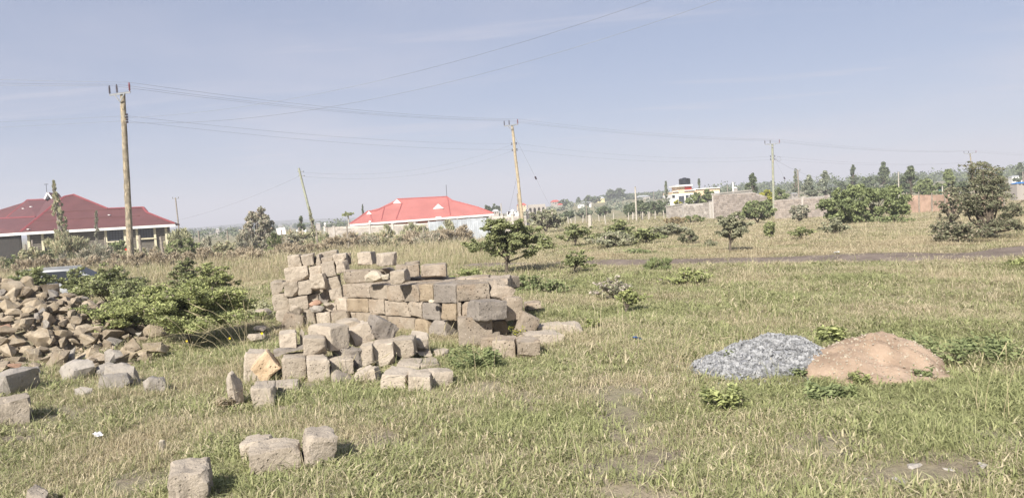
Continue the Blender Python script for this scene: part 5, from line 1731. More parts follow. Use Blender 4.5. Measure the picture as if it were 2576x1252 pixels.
SLOBES = [(3.38, 7.15, .53, .55, .33), (2.90, 6.98, .45, .50, .20), (3.15, 6.62, .62, .34, .08)]
s_root, s_hz = mound('sand_mound', 'rounded mound of reddish beige sand beside the gravel', 'mound', 3.2, 6.95, 1.15, .9, .35, SLOBES, M['sand'], 8, .04, .5)
scatter_stones(s_root, lambda x, y: .0 if s_hz(x, y) < .03 else -1, 3.2, 6.92, 1.25, .95, 160, .014, .04, M['rock_tan'], 'spilled_pebbles', 34, -.5, .5)
scatter_stones(s_root, s_hz, 3.2, 6.95, 1.1, .85, 700, .012, .034, M['stone_pale'], 'pebbles', 33, .03)
# ------------------------------------------------------------------ trees, bushes, shrubs
def leaf_quads(cen, rad, n_per, size, aspect, mode, g, axis_pull=None, shell=0.0):
    """many leaf-sized faces spread through soft clumps"""
    N = len(cen)
    cen = np.repeat(cen, n_per, axis=0); rad = np.repeat(rad, n_per, axis=0)
    ctint = np.repeat(g.uniform(0, 1, N), n_per)
    n = len(cen)
    off = g.normal(0, 1, (n, 3))
    off /= np.maximum(1e-6, np.linalg.norm(off, axis=1))[:, None]
    rr_ = g.uniform(shell, 1, n) ** .6
    off *= rr_[:, None]
    c = cen + off * rad
    if mode == 'flat':
        d = np.stack([g.normal(0, 1, n), g.normal(0, 1, n), g.normal(0, .35, n)], 1)
        s_ref = np.stack([g.normal(0, .5, n), g.normal(0, .5, n), np.ones(n)], 1)
    elif mode == 'mixed':
        d = np.stack([g.normal(0, 1, n), g.normal(0, 1, n), g.normal(.25, .6, n)], 1)
        s_ref = np.stack([g.normal(0, .9, n), g.normal(0, .9, n), np.ones(n)], 1)
    elif mode == 'up':
        d = np.stack([off[:, 0] * .8 + g.normal(0, .35, n), off[:, 1] * .8 + g.normal(0, .35, n), g.uniform(.4, 1.2, n)], 1)
        s_ref = g.normal(0, 1, (n, 3))
    else:
        d = g.normal(0, 1, (n, 3)); s_ref = g.normal(0, 1, (n, 3))
    d /= np.linalg.norm(d, axis=1)[:, None]
    s = np.cross(d, s_ref); s /= np.maximum(1e-6, np.linalg.norm(s, axis=1))[:, None]
    sz = size * g.uniform(.6, 1.35, n)
    a = d * (sz * .5 * aspect)[:, None]; b = s * (sz * .5)[:, None]
    V_ = np.stack([c - a, c + b, c + a, c - b], 1).reshape(-1, 3)
    Q = np.arange(n * 4).reshape(n, 4)
    tint = np.clip(.55 * ctint + .45 * g.uniform(0, 1, n), 0, 1)
    return V_, Q, tint
PLANT_N = [0]
def plant(name, label, cat, px, py_top, py_base, wpx, Y, kind, mat, bark='bark_grey', dens=1.0, leaf=1.5, group=None, lean=0.0, px_base=None, dead=0.0, min_leaf=.018):
    PLANT_N[0] += 1
    g = np.random.default_rng(PLANT_N[0] * 7 + 3)
    r_ = random.Random(PLANT_N[0] * 5 + 1)
    top = at(px, py_top, Y)
    bx = at(px_base if px_base is not None else px, py_base, Y).x
    z0 = gz(bx, Y)
    H = max(.15, top.z - z0); W = wpx * Y / FPX
    root = thing(name, label, cat, (bx, Y, z0 - .02), 0, group)
    pix = 2.516 * Y / FPX
    size = max(min_leaf, leaf * pix)
    hpx = H * FPX / Y
    area = wpx * hpx * .16
    cx = top.x - bx
    cen, rad, limbs = [], [], []
    trunk_top = Vector((cx * .25, 0, H * .22))
    tr = max(.018, H * .028)
    mode, asp, shell = 'flat', 2.0, 0.0
    branches = []
    if kind in ('acacia', 'low', 'thorn'):
        nb = {'acacia': 11, 'low': 15, 'thorn': 20}[kind] + int(min(10, area / 900))
        fork_z = {'acacia': .30, 'low': .08, 'thorn': .10}[kind] * H
        for b in range(nb):
            a = 6.283 * (b + r_.uniform(-.45, .45)) / nb * (1 if kind != 'thorn' else 1.0) + (3.1 if b % 2 else 0)
            q = r_.uniform(.35, 1.0) if b % 3 else r_.uniform(.05, .5 if kind != 'thorn' else .75)
            end_z = H * {'acacia': (1.02 - .50 * q ** 2) * r_.uniform(.72, 1.0), 'low': (1.02 - .62 * q ** 1.6) * r_.uniform(.6, 1.0), 'thorn': (r_.uniform(.2, .95) * (1.0 - .3 * q) if b % 3 else r_.uniform(.8, 1.04))}[kind]
            wx = W * .47 if kind != 'thorn' else W * .47 * (1.12 - .30 * end_z / H)
            end = Vector((cx * .75 + q * wx * math.cos(a), q * wx * .9 * math.sin(a), max(end_z, H * .16)))
            f0 = Vector((cx * .2 + r_.uniform(-.03, .03) * W, r_.uniform(-.03, .03) * W, fork_z * r_.uniform(.6, 1.25)))
            mid = f0.lerp(end, .5) + Vector((r_.uniform(-.05, .05) * W, r_.uniform(-.05, .05) * W, H * r_.uniform(-.04, .10)))
            branches.append((f0, mid, end))
            ntw = {'acacia': 7, 'low': 7, 'thorn': 6}[kind] + int(min(7, area / 700))
            for k in range(ntw):
                u = r_.uniform(.38, 1.04)
                p = (f0.lerp(mid, u * 2) if u < .5 else mid.lerp(end, u * 2 - 1))
                sp_ = W * r_.uniform(.02, .11) * (.5 + u * .6)
                t2 = r_.uniform(0, 6.283)
                tip = p + Vector((sp_ * math.cos(t2), sp_ * math.sin(t2), r_.uniform(-.05, .09) * H))
                if tip.z < H * .1: continue
                s_ = W * r_.uniform(.018, .052) * (1.25 if kind == 'low' else 1.0)
                for w_ in (.55, 1.0):
                    c_ = p.lerp(tip, w_)
                    cen.append(tuple(c_)); rad.append((s_ * 1.3, s_ * 1.3, s_ * r_.uniform(.35, .8)))
                limbs.append((p, tip))
        mode = 'mixed' if kind != 'thorn' else 'rand'
    elif kind == 'dense':
        for i in range(170):
            d = Vector((r_.gauss(0, 1), r_.gauss(0, 1), r_.gauss(0, 1))).normalized() * r_.uniform(.3, 1) ** .45
            z = H * (.42 + .52 * d.z); z = max(z, H * .08)
            cen.append((d.x * W * .46, d.y * W * .4, z)); s_ = min(W, H) * r_.uniform(.07, .15); rad.append((s_, s_, s_ * .8))
        mode = 'rand'
    elif kind == 'round':
        nc = min(150, int(40 + area / 40))
        for i in range(nc):
            d = Vector((r_.gauss(0, 1), r_.gauss(0, 1), r_.gauss(0, 1))).normalized() * r_.uniform(.35, 1) ** .5
            x, y, z = d.x * W * .42, d.y * W * .38, H * (.54 + .38 * d.z)
            cen.append((cx * .6 + x, y, z)); s_ = min(W, H) * r_.uniform(.05, .13); rad.append((s_, s_, s_ * .8))
        mode = 'rand'
    elif kind == 'feather':
        nc = min(40, int(10 + area / 60))
        for i in range(nc):
            a = r_.uniform(0, 6.283); q = math.sqrt(r_.random())
            z = H * r_.uniform(.12, .92) * (1 - .3 * q)
            cen.append((cx * .8 * z / H + q * W * .4 * math.cos(a), q * W * .35 * math.sin(a), z)); s_ = W * r_.uniform(.1, .2)
            rad.append((s_ * .8, s_ * .8, H * .12))
        mode, asp = 'up', 6.0
    elif kind == 'conifer':
        nc = min(130, int(44 + area / 22))
        for i in range(nc):
            u = r_.uniform(.06, 1) ; a = r_.uniform(0, 6.283)
            q = (1 - u) ** .85 * W * .46 * r_.uniform(.1, 1.15)
            cen.append((cx * u + q * math.cos(a), q * math.sin(a), H * (.06 + .93 * u))); s_ = W * (.03 + .065 * (1 - u)) * r_.uniform(.6, 1.3)
            rad.append((s_, s_, s_ * 1.5))
        mode, asp = 'up', 3.5
        trunk_top = Vector((cx, 0, H * .93)); tr *= .8
    elif kind == 'tall':
        nc = min(90, int(34 + area / 35))
        for i in range(nc):
            u = r_.uniform(.3, .97); a = r_.uniform(0, 6.283)
            q = math.sqrt(r_.random()) * W * .45 * math.sin(math.pi * min(1, .25 + u * .78))
            cen.append((cx * u + q * math.cos(a), q * .8 * math.sin(a), H * u)); s_ = W * r_.uniform(.05, .13)
            rad.append((s_, s_, s_ * .7))
        mode = 'rand'; trunk_top = Vector((cx * .6, 0, H * .5))
    cen_a, rad_a = np.array(cen), np.array(rad)
    mult = {'acacia': 2.2, 'low': 2.4, 'round': 2.9, 'dense': 3.0, 'feather': 1.6, 'conifer': 1.9, 'tall': 2.4, 'thorn': 1.7}[kind] * dens
    n_leaf = area * mult * (1.5 / leaf) ** 2 * ((leaf * pix) / size) ** 2
    per = int(max(5, min(420, n_leaf / len(cen))))
    if mode == 'up': size_l = size * .62
    else: size_l = size
    V_, Q, tint = leaf_quads(cen_a, rad_a, per, size_l, asp, mode, g)
    V_[:, 2] = np.maximum(V_[:, 2], .01)
    if dead: tint = np.where(g.uniform(0, 1, len(tint)) < dead, 1.0, tint * .83)
    else: tint = tint * .83
    me = mesh_arrays('crown', V_, Q, M[mat], tint)
    link(bpy.data.objects.new('crown', me), root)
    # trunk, limbs and twigs
    mb = MB()
    forks = []
    if kind in ('conifer', 'tall'):
        mb.tube([(0, 0, -.1), trunk_top * .35 + Vector((r_.uniform(-.02, .02) * H, 0, 0)), trunk_top * .7, trunk_top], [tr * 1.3, tr, tr * .75, tr * .35], 6)
        forks = [trunk_top * f for f in (.45, .6, .75, .9)]
    else:
        ns = 1 if kind == 'acacia' else 4
        for k in range(ns):
            a = r_.uniform(0, 6.283)
            tt = trunk_top + Vector((math.cos(a), math.sin(a), 0)) * W * (.03 if ns == 1 else .09)
            if kind == 'acacia': tt.z = H * .36
            mb.tube([(.01 * k, 0, -.1), (tt.x * .3 + r_.uniform(-.02, .02), tt.y * .3, tt.z * .5), tt], [tr * 1.15, tr, tr * .8], 6)
            forks.append(tt)
    w0 = max(tr * .5, pix * .25) if Y > 25 else tr * .5
    if branches:
        for f0, mid, end in branches:
            mb.tube([f0 * .5 if kind != 'acacia' else f0, f0, mid, end], [w0, w0, w0 * .65, w0 * .3], 4, cap=False)
        for p, tip in limbs: mb.tube([p, tip], [w0 * .32, w0 * .14], 3, cap=False)
    else:
        step = max(1, len(cen) // 46)
        for i in range(0, len(cen), step):
            c = Vector(cen[i])
            f = min(forks, key=lambda q: (q - c).length + r_.uniform(0, W * .2))
            mid = f.lerp(c, .5) + Vector((r_.uniform(-.05, .05) * W, r_.uniform(-.05, .05) * W, r_.uniform(-.02, .06) * H))
            mb.tube([f, mid, c], [w0 * .8, w0 * .5, w0 * .25], 4, cap=False)
    mb.build('trunk', M[bark], root)
    return root

AC = 'green acacia scrub'
# near and middle thorn acacias
plant('acacia_bush', 'broad bright green thorn bush spreading beside the rubble heap', 'bush', 470, 708, 876, 430, 11.0, 'acacia', 'leaf_acacia_bright', 'bark_dark', 2.1, 1.4, AC, dead=.05, px_base=480, min_leaf=.018)
plant('acacia_bush', 'green thorn bush arching over the right side of the rubble', 'bush', 275, 728, 845, 250, 11.9, 'low', 'leaf_acacia_bright', 'bark_dark', 1.2, 1.4, AC, dead=.06, px_base=330, min_leaf=.018)
plant('acacia_bush', 'green thorn bush rising behind the two rubble side bushes', 'bush', 330, 700, 800, 230, 13.6, 'low', 'leaf_acacia', 'bark_dark', 1.3, 1.4, AC, dead=.08)
plant('acacia_bush', 'dark green thorn bush right of the parked car', 'bush', 275, 660, 742, 230, 17.5, 'low', 'leaf_acacia', 'bark_dark', 1.3, 1.3, AC, dead=.1)
plant('acacia_bush', 'dark low thorn bush before the parked car at left edge', 'bush', 45, 672, 728, 150, 18.5, 'low', 'leaf_acacia', 'bark_dark', 1.2, 1.3, AC, dead=.08)
plant('acacia_bush', 'small green thorn bush beside the car bonnet', 'bush', 190, 658, 735, 130, 18.0, 'low', 'leaf_acacia', 'bark_dark', 1.0, 1.3, AC, dead=.08)
plant('acacia_bush', 'bright green thorn bush left of the big stack', 'bush', 527, 654, 728, 160, 19.0, 'low', 'leaf_acacia_bright', 'bark_dark', 1.3, 1.3, AC, dead=.08)
plant('acacia_bush', 'small dark thorn bush behind the bright one left of stack', 'bush', 468, 645, 700, 120, 22.0, 'low', 'leaf_acacia', 'bark_dark', 1.0, 1.3, AC, dead=.12)
plant('acacia_bush', 'dark thorn bush right in front of the parked car windows', 'bush', 70, 664, 735, 170, 20.0, 'low', 'leaf_acacia', 'bark_dark', 1.3, 1.3, AC, dead=.08)
plant('acacia_tree', 'dark flat crowned thorn tree behind the right end of stack', 'tree', 1280, 538, 690, 245, 20.5, 'acacia', 'leaf_acacia', 'bark_dark', 1.9, 1.3, AC, dead=.05, px_base=1274)
plant('acacia_bush', 'low green thorn bush spilling between stack and thorn tree', 'bush', 1180, 668, 700, 110, 19.0, 'low', 'leaf_acacia_bright', 'bark_dark', 1.2, 1.3, AC)
plant('acacia_bush', 'compact dark green bush right of the thorn tree', 'bush', 1452, 628, 692, 108, 19.2, 'acacia', 'leaf_acacia', 'bark_dark', 2.0, 1.3, AC, px_base=1445)
plant('acacia_bush', 'low bright green bush in front of the dirt track', 'bush', 1738, 672, 722, 165, 15.2, 'low', 'leaf_acacia_bright', 'bark_dark', 1.1, 1.3, AC, dead=.08)
plant('acacia_bush', 'small bright green feathery bush in middle of field', 'bush', 1590, 718, 800, 100, 11.8, 'acacia', 'leaf_acacia_bright', 'bark_dark', 1.3, 1.4, AC, px_base=1572)
plant('acacia_bush', 'grey twiggy thorn bush behind the feathery green bush', 'bush', 1545, 688, 745, 125, 13.5, 'low', 'leaf_acacia_grey', 'twig_grey', .55, 1.6, AC, dead=.4)
plant('acacia_bush', 'small green seedling bush right of the fallen stones', 'bush', 1490, 792, 838, 60, 10.3, 'low', 'leaf_acacia_bright', 'bark_dark', 1.0, 1.4, AC)
plant('acacia_tree', 'grey green thorn tree with forked dark trunk before third pole', 'tree', 1848, 532, 640, 135, 23.5, 'acacia', 'leaf_acacia_grey', 'bark_dark', 1.5, 1.3, AC, px_base=1838)
plant('acacia_tree', 'small flat topped thorn tree alone in the dry grass', 'tree', 2010, 569, 607, 80, 28.0, 'acacia', 'leaf_acacia', 'bark_dark', .9, 1.5, AC)
plant('acacia_bush', 'small dark bush at the foot of the third pole', 'bush', 1936, 549, 596, 36, 30.0, 'round', 'leaf_acacia', 'bark_dark', 1.0, 1.5, AC)
plant('acacia_bush', 'loose low bush left of the large green bush', 'bush', 2100, 545, 592, 90, 31.0, 'low', 'leaf_acacia_grey', 'bark_dark', 1.0, 1.5, AC)
plant('green_bush', 'large dense green bush in front of the boundary wall', 'bush', 2178, 455, 560, 235, 45.0, 'dense', 'leaf_bush', 'bark_grey', 1.5, 1.5, AC)
plant('thorn_bush', 'tall brown twiggy thorn bush at the right edge', 'bush', 2485, 412, 600, 250, 23.5, 'thorn', 'leaf_thorn', 'bark_grey', .75, 1.1, AC, dead=.15)
plant('thorn_bush', 'low brown brush at the foot of the right thorn bush', 'bush', 2400, 535, 612, 200, 22.5, 'low', 'leaf_thorn', 'twig_grey', 1.0, 1.6, AC, dead=.3)
plant('acacia_bush', 'bright green bush cut by the right edge by the track', 'bush', 2560, 652, 700, 90, 15.0, 'low', 'leaf_acacia_bright', 'bark_dark', 1.1, 1.3, AC)
plant('acacia_bush', 'bare twisted thorn bush before the sheeting fence', 'bush', 2395, 468, 560, 90, 33.0, 'thorn', 'leaf_thorn', 'bark_dark', .5, 1.5, AC, dead=.3)
for i, (px, t_, b_, w, Y, k, mt, lb) in enumerate((
   (1447, 562, 614, 100, 33, 'acacia', 'leaf_acacia', 'flat thorn bush right of the dark thorn tree'),
   (1555, 545, 612, 90, 40, 'acacia', 'leaf_acacia', 'dark flat thorn bush in middle of the scrub row'),
   (1545, 575, 618, 130, 31, 'low', 'leaf_acacia_grey', 'low spreading bush at the front of the scrub row'),
   (1625, 566, 615, 120, 32, 'acacia', 'leaf_acacia', 'flat layered thorn bush with bare stem in scrub row'),
   (1680, 555, 600, 90, 38, 'low', 'leaf_acacia_grey', 'grey green thorn bush at right end of scrub row'),
   (1730, 578, 610, 50, 30, 'round', 'leaf_thorn', 'small dark twiggy bush right of the scrub row'),
   (1500, 585, 612, 70, 34, 'low', 'leaf_acacia', 'low dark bush between the first two scrub bushes'),
   (1375, 520, 600, 90, 60, 'round', 'leaf_acacia_grey', 'grey green bush behind the dark thorn tree'),
   (1700, 545, 572, 60, 60, 'round', 'leaf_orange', 'yellow brown shrub below the low grey wall'),
   (1745, 540, 575, 55, 62, 'round', 'leaf_bush', 'soft green shrub below the brown block wall'),
   (1905, 498, 545, 90, 62, 'round', 'leaf_bush', 'green bush leaning on the unfinished block gable'),
   (2010, 508, 545, 50, 60, 'round', 'leaf_grey', 'grey shrub against the pinkish boundary wall'),
   (1785, 600, 640, 40, 27, 'low', 'leaf_acacia_grey', 'small bush left of the forked thorn tree'),
   (1655, 640, 672, 70, 19, 'feather', 'leaf_bush', 'tuft of green weeds at the far edge of track'),
   (1600, 632, 655, 90, 26, 'low', 'leaf_bush', 'low green weeds beyond the dirt track'),
   (2240, 540, 565, 90, 42, 'low', 'leaf_bush', 'low green growth at foot of the large bush'),
   (1320, 690, 735, 120, 16, 'low', 'leaf_bush', 'low green growth under the dark thorn tree'),
   (1390, 700, 730, 90, 15, 'low', 'leaf_bush', 'low soft green growth right of the flat stack'),
   )):
    plant('shrub', lb, 'bush', px, t_, b_, w * 1.25, Y, 'low' if (k == 'acacia' and i % 2) else k, mt, 'bark_dark', 1.35, 1.5, 'scrub in the field', dead=.06)

# fence-line scrub on the left
FS = []
rr = random.Random(3)
for i in range(34):
    px = 4 + i * 24.5 + rr.uniform(-8, 8)
    Y = rr.uniform(47, 60)
    hor = 626 - 91 - (px - 1288) * .0577
    hp = rr.uniform(1.1, 2.0)
    if 250 < px < 400: hp = rr.uniform(1.0, 1.35)
    basepx = hor + (EYE.z - gz((px - 1288) / FPX * Y, Y)) * FPX / Y
    FS.append((px, basepx - hp * FPX / Y, basepx, rr.uniform(50, 95), Y, rr.choice(('feather', 'feather', 'round', 'low')), rr.choice(('leaf_feather', 'leaf_feather', 'leaf_grey', 'leaf_bush'))))
for i, (px, t_, b_, w, Y, k, mt) in enumerate(FS):
    nth = ORD[i] if i < 20 else 'number %d' % (i + 1)
    kd = {'feather': 'feathery', 'round': 'rounded', 'low': 'low'}[k]; cl = {'leaf_feather': 'grey green', 'leaf_grey': 'greyish', 'leaf_bush': 'green'}[mt]
    lb = ('%s %s shrub, %s from the left in the fence line scrub' % (kd, cl, nth)) if i < 20 else ('%s %s shrub, %s from the scrub line\'s right end' % (kd, cl, ORD[33 - i]))
    plant('shrub', lb, 'shrub', px, t_, b_, w, Y, k, mt, 'twig_grey', 1.1, 1.4, 'scrub along the left fence', dead=.18)
for i in range(22):
    px = 10 + i * 37 + rr.uniform(-12, 12); Y = rr.uniform(38, 46)
    hor = 535 - (px - 1288) * .0577
    basepx = hor + (EYE.z - gz((px - 1288) / FPX * Y, Y)) * FPX / Y
    hp = rr.uniform(.7, 1.15)
    nth = ORD[i] if i < 20 else ('next to last', 'last')[i - 20]
    plant('dry_brush', 'low tan dry brush, %s from the left before the fence scrub' % nth, 'brush', px, basepx - hp * FPX / Y, basepx, rr.uniform(55, 90), Y, 'feather', 'leaf_dry', 'twig_grey', 1.3, 1.3, 'dry brush before the fence', dead=.3)
for i in range(12):
    px = 818 + i * 31 + rr.uniform(-8, 8); Y = rr.uniform(50, 60)
    hor = 535 - (px - 1288) * .0577
    basepx = hor + (EYE.z - gz((px - 1288) / FPX * Y, Y)) * FPX / Y
    plant('dry_brush', 'wispy grey tan brush, %s from the left below the grey boundary wall' % ORD[i], 'brush', px, basepx - rr.uniform(.9, 1.5) * FPX / Y, basepx, rr.uniform(70, 110), Y, 'feather', rr.choice(('leaf_dry', 'leaf_feather', 'leaf_grey')), 'twig_grey', 1.2, 1.2, 'brush below the grey wall', dead=.3)
plant('tree', 'tall thin feathery casuarina in front of the maroon roof', 'tree', 134, 452, 640, 62, 58, 'conifer', 'leaf_feather', 'twig_grey', .8, 1.3, None, px_base=165, dead=.1)
plant('tree', 'small pale feathery sapling before the middle of maroon roof', 'tree', 242, 530, 620, 30, 60, 'conifer', 'leaf_grey', 'twig_grey', 1.2, 1.3)
plant('shrub', 'soft grey green shrub below the thin casuarina', 'shrub', 165, 566, 655, 130, 54, 'feather', 'leaf_feather', 'twig_grey', 1.5, 1.4, dead=.15)
plant('shrub', 'dark leafy garden shrub with red flowers below left window', 'shrub', 300, 600, 640, 90, 66, 'round', 'leaf_bush', 'bark_dark', 1.5, 1.4)
plant('shrub', 'bright feathery green shrub at the maroon roof right end', 'shrub', 455, 563, 630, 75, 58, 'feather', 'leaf_feather', 'twig_grey', 1.8, 1.4)
plant('shrub', 'yellow brown withered shrub below the feathery green one', 'shrub', 455, 598, 640, 50, 54, 'round', 'leaf_orange', 'twig_grey', .9, 1.4)
plant('shrub', 'round grey twiggy shrub standing taller than the fence', 'shrub', 648, 513, 632, 92, 58, 'round', 'leaf_grey', 'twig_grey', 1.2, 1.3, dead=.3)
plant('tree', 'small dark tree left of the leaning creeper pole', 'tree', 757, 541, 585, 26, 90, 'tall', 'leaf_far', 'bark_dark', 1.4, 1.3)
plant('creeper', 'feathery creeper climbing the leaning green pole', 'plant', 778, 520, 610, 24, 61.6, 'conifer', 'leaf_feather', 'twig_grey', 1.6, 1.2, px_base=797)
plant('tree', 'small dark conifer left end of the red roof', 'tree', 912, 515, 556, 14, 140, 'conifer', 'leaf_far', 'bark_dark', 1.3, 1.2)
for i, (px, t_, b_, w) in enumerate(((728, 563, 618, 46), (808, 568, 616, 50), (970, 553, 616, 56), (1035, 552, 612, 60), (1120, 548, 614, 84), (905, 576, 616, 60), (850, 582, 616, 50), (1068, 562, 612, 60))):
    plant('shrub', 'feathery green shrub, %s from the left in front of grey boundary wall' % ORD[[0, 1, 4, 5, 7, 3, 2, 6][i]], 'shrub', px, t_, b_, w, 66, 'feather', 'leaf_feather', 'twig_grey', 1.3, 1.3, 'shrubs before the grey wall', dead=.12)
# papaya: bare stem with a rosette of leaves
def papaya():
    p = at(878, 575, 88); zb = gz(p.x, 88)
    root = thing('papaya_tree', 'small papaya tree with bare pale stem left of red roof', 'tree', (p.x, 88, zb))
    top = at(877, 540, 88).z - zb
    mb = MB(); mb.tube([(0, 0, -.1), (.02, 0, top * .5), (0, 0, top)], [.11, .09, .07], 8); mb.build('trunk', M['post_pale'], root, 60)
    g = np.random.default_rng(4)
    cen = []
    for k in range(22):
        a = k * 2.4; q = .25 + .35 * (k % 3) / 2
        cen.append((q * math.cos(a), q * math.sin(a), top + .18 - .3 * q + .12 * math.sin(k * 1.7)))
    V_, Q, tn = leaf_quads(np.array(cen), np.full((22, 3), .14), 9, .17, 1.4, 'flat', g)
    link(bpy.data.objects.new('crown', mesh_arrays('crown', V_, Q, M['leaf_acacia_bright'], tn * .8)), root)
papaya()
# hedge leaning in the wind, right of centre
for i in range(7):
    px = 1580 + i * 15
    plant('hedge_tree', '%s of the wind bent dark trees in the hedge, counted from the left' % ORD[i], 'tree', px + 5, 506 - (i % 3) * 3 + (8 if i == 0 else 0), 546 - i, 34, 120 + (i % 2) * 4, 'round', 'leaf_far', 'bark_dark', 1.6, 1.3, 'wind bent hedge', px_base=px - 2)
# garden and background trees on the right
TR = [
 (1675, 456, 520, 26, 135, 'conifer', 'leaf_far_pale', 'slim conifer at the left corner of the white house'),
 (1758, 450, 500, 26, 160, 'conifer', 'leaf_far', 'slim dark conifer behind the white house'),
 (1750, 480, 536, 60, 110, 'round', 'leaf_bush', 'dense green garden tree in front of the white house'),
 (1782, 474, 532, 50, 112, 'round', 'leaf_bush', 'green garden tree right of the white house'),
 (1705, 498, 530, 26, 120, 'round', 'leaf_yellow', 'small yellow green shrub before the white house door'),
 (1893, 433, 500, 56, 110, 'tall', 'leaf_far', 'dark feathery tree behind the unfinished gable'),
 (1925, 472, 505, 50, 105, 'round', 'leaf_yellow', 'yellow green tree behind the unfinished gable slope'),
 (1960, 468, 500, 50, 108, 'round', 'leaf_bush', 'green tree right of the third pole behind the wall'),
 (2001, 424, 500, 34, 125, 'conifer', 'leaf_far_pale', 'tall pointed conifer right of the third pole'),
 (2035, 440, 495, 50, 120, 'tall', 'leaf_far_pale', 'silvery leaved tree behind the wall'),
 (2075, 428, 492, 52, 125, 'tall', 'leaf_far_pale', 'larger silvery tree left of the large bush'),
 (2146, 413, 480, 30, 170, 'tall', 'leaf_far', 'tall dark eucalyptus above the large green bush'),
 (2222, 407, 480, 50, 160, 'tall', 'leaf_far', 'tallest eucalyptus above the large green bush'),
 (2290, 418, 490, 66, 110, 'tall', 'leaf_far', 'broad feathery tree right of the large green bush'),
 (2330, 440, 495, 60, 105, 'round', 'leaf_bush', 'rounded green tree behind the sheeting fence left end'),
 (2385, 428, 490, 70, 112, 'tall', 'leaf_bush', 'light green airy tree behind the sheeting fence'),
 (2420, 450, 495, 50, 105, 'round', 'leaf_far', 'dark green tree left of the small far pole'),
 (2515, 430, 490, 60, 120, 'tall', 'leaf_far', 'dark tree behind the right thorn bush'),
 (2566, 408, 470, 34, 190, 'tall', 'leaf_far', 'tree at the right edge of the skyline'),
 (2180, 440, 480, 60, 180, 'round', 'leaf_far', 'dark rounded tree between the two eucalyptus'),
 (2260, 445, 482, 50, 170, 'round', 'leaf_far', 'dark rounded tree right of the tallest eucalyptus'),
 (2110, 448, 486, 50, 175, 'round', 'leaf_far', 'dark rounded tree behind the silvery tree'),
 (1537, 473, 497, 30, 430, 'round', 'leaf_far', 'round tree at the left end of the ridge'),
 (1560, 470, 496, 30, 430, 'round', 'leaf_far', 'second round tree at the left end of the ridge'),
 (1245, 506, 540, 30, 210, 'round', 'leaf_far', 'dark tree right of the red roof'),
 (1225, 512, 540, 26, 210, 'round', 'leaf_far', 'small dark tree at the red roof right tip'),
 (1420, 500, 522, 34, 330, 'round', 'leaf_far', 'dark tree beside the distant red house'),
 (1497, 494, 512, 36, 370, 'round', 'leaf_far', 'dark tree before the pale yellow house'),
 (1480, 490, 510, 24, 380, 'round', 'leaf_far', 'dark tree left of the pale yellow house'),
 (1455, 497, 512, 26, 380, 'conifer', 'leaf_far', 'pointed dark tree on the distant slope'),
 (1308, 545, 566, 50, 100, 'round', 'leaf_bush', 'low green tree at the second pole foot'),
 (1520, 517, 545, 46, 135, 'round', 'leaf_far', 'rounded tree left of the wind bent hedge'),
 (1470, 524, 548, 50, 140, 'round', 'leaf_far_pale', 'pale green tree in the valley below the hillside'),
 (1425, 528, 552, 50, 135, 'round', 'leaf_far', 'dark green tree in the valley below the hillside'),
 (1385, 532, 556, 44, 130, 'round', 'leaf_far_pale', 'grey green tree left in the valley below the hillside'),
]
for (px, t_, b_, w, Y, k, mt, lb) in TR:
    plant('tree', lb, 'tree', px, t_, b_, w, Y, k, mt, 'bark_dark', 1.4, 1.25, 'trees behind the walls')
# distant woods that read as one mass
def far_woods(name, label, spots, mat, seed):
    g = np.random.default_rng(seed)
    Vs, Qs, Ts = [], [], []
    nv = 0
    for (x, y, h, w) in spots:
        z0 = gz(x, y)
        k = 6
        cen = np.stack([x + g.uniform(-.4, .4, k) * w, y + g.uniform(-.4, .4, k) * w, z0 + g.uniform(.25, .9, k) * h], 1)
        rad = np.full((k, 3), w * .28)
        V_, Q, tn = leaf_quads(cen, rad, 16, 1.4 * 2.516 * y / FPX * 1.1, 1.3, 'rand', g)
        Vs.append(V_); Qs.append(Q + nv); Ts.append(tn * .8); nv += len(V_)
    me = mesh_arrays(name, np.concatenate(Vs), np.concatenate(Qs), M[mat], np.concatenate(Ts))
    o = link(bpy.data.objects.new(name, me)); tag(o, label, None, None, 'stuff')
rr = random.Random(8)
sp = []
for i in range(150):
    px = rr.uniform(1510, 1700); Y = rr.uniform(430, 500)
    sp.append(((px - 1288) / FPX * Y, Y, rr.uniform(1.8, 3.0), rr.uniform(4, 7)))
far_woods('distant_trees', 'dark belt of trees along the distant ridge', sp, 'leaf_far', 1)
sp = []
for i in range(420):
    px = rr.uniform(1800, 2680); Y = rr.uniform(260, 900)
    sp.append(((px - 1288) / FPX * Y, Y, rr.uniform(2.5, 6.5), rr.uniform(5, 9)))
far_woods('woodland', 'hazy green woodland behind the walls on the right', sp, 'leaf_far', 2)
sp = []
for i in range(70):
    px = rr.uniform(1235, 1760); Y = rr.uniform(150, 420)
    sp.append(((px - 1288) / FPX * Y, Y, rr.uniform(.7, 1.8), rr.uniform(2, 4)))
far_woods('hillside_scrub', 'scattered scrub on the distant hillside', sp, 'leaf_far_pale', 3)
sp = []
for i in range(200):
    px = rr.uniform(420, 1240); Y = rr.uniform(180, 1500)
    sp.append(((px - 1288) / FPX * Y, Y, rr.uniform(1.5, 4.0), rr.uniform(3, 7)))
far_woods('plain_scrub', 'scattered scrub on the far plain between the roofs', sp, 'leaf_far', 4)
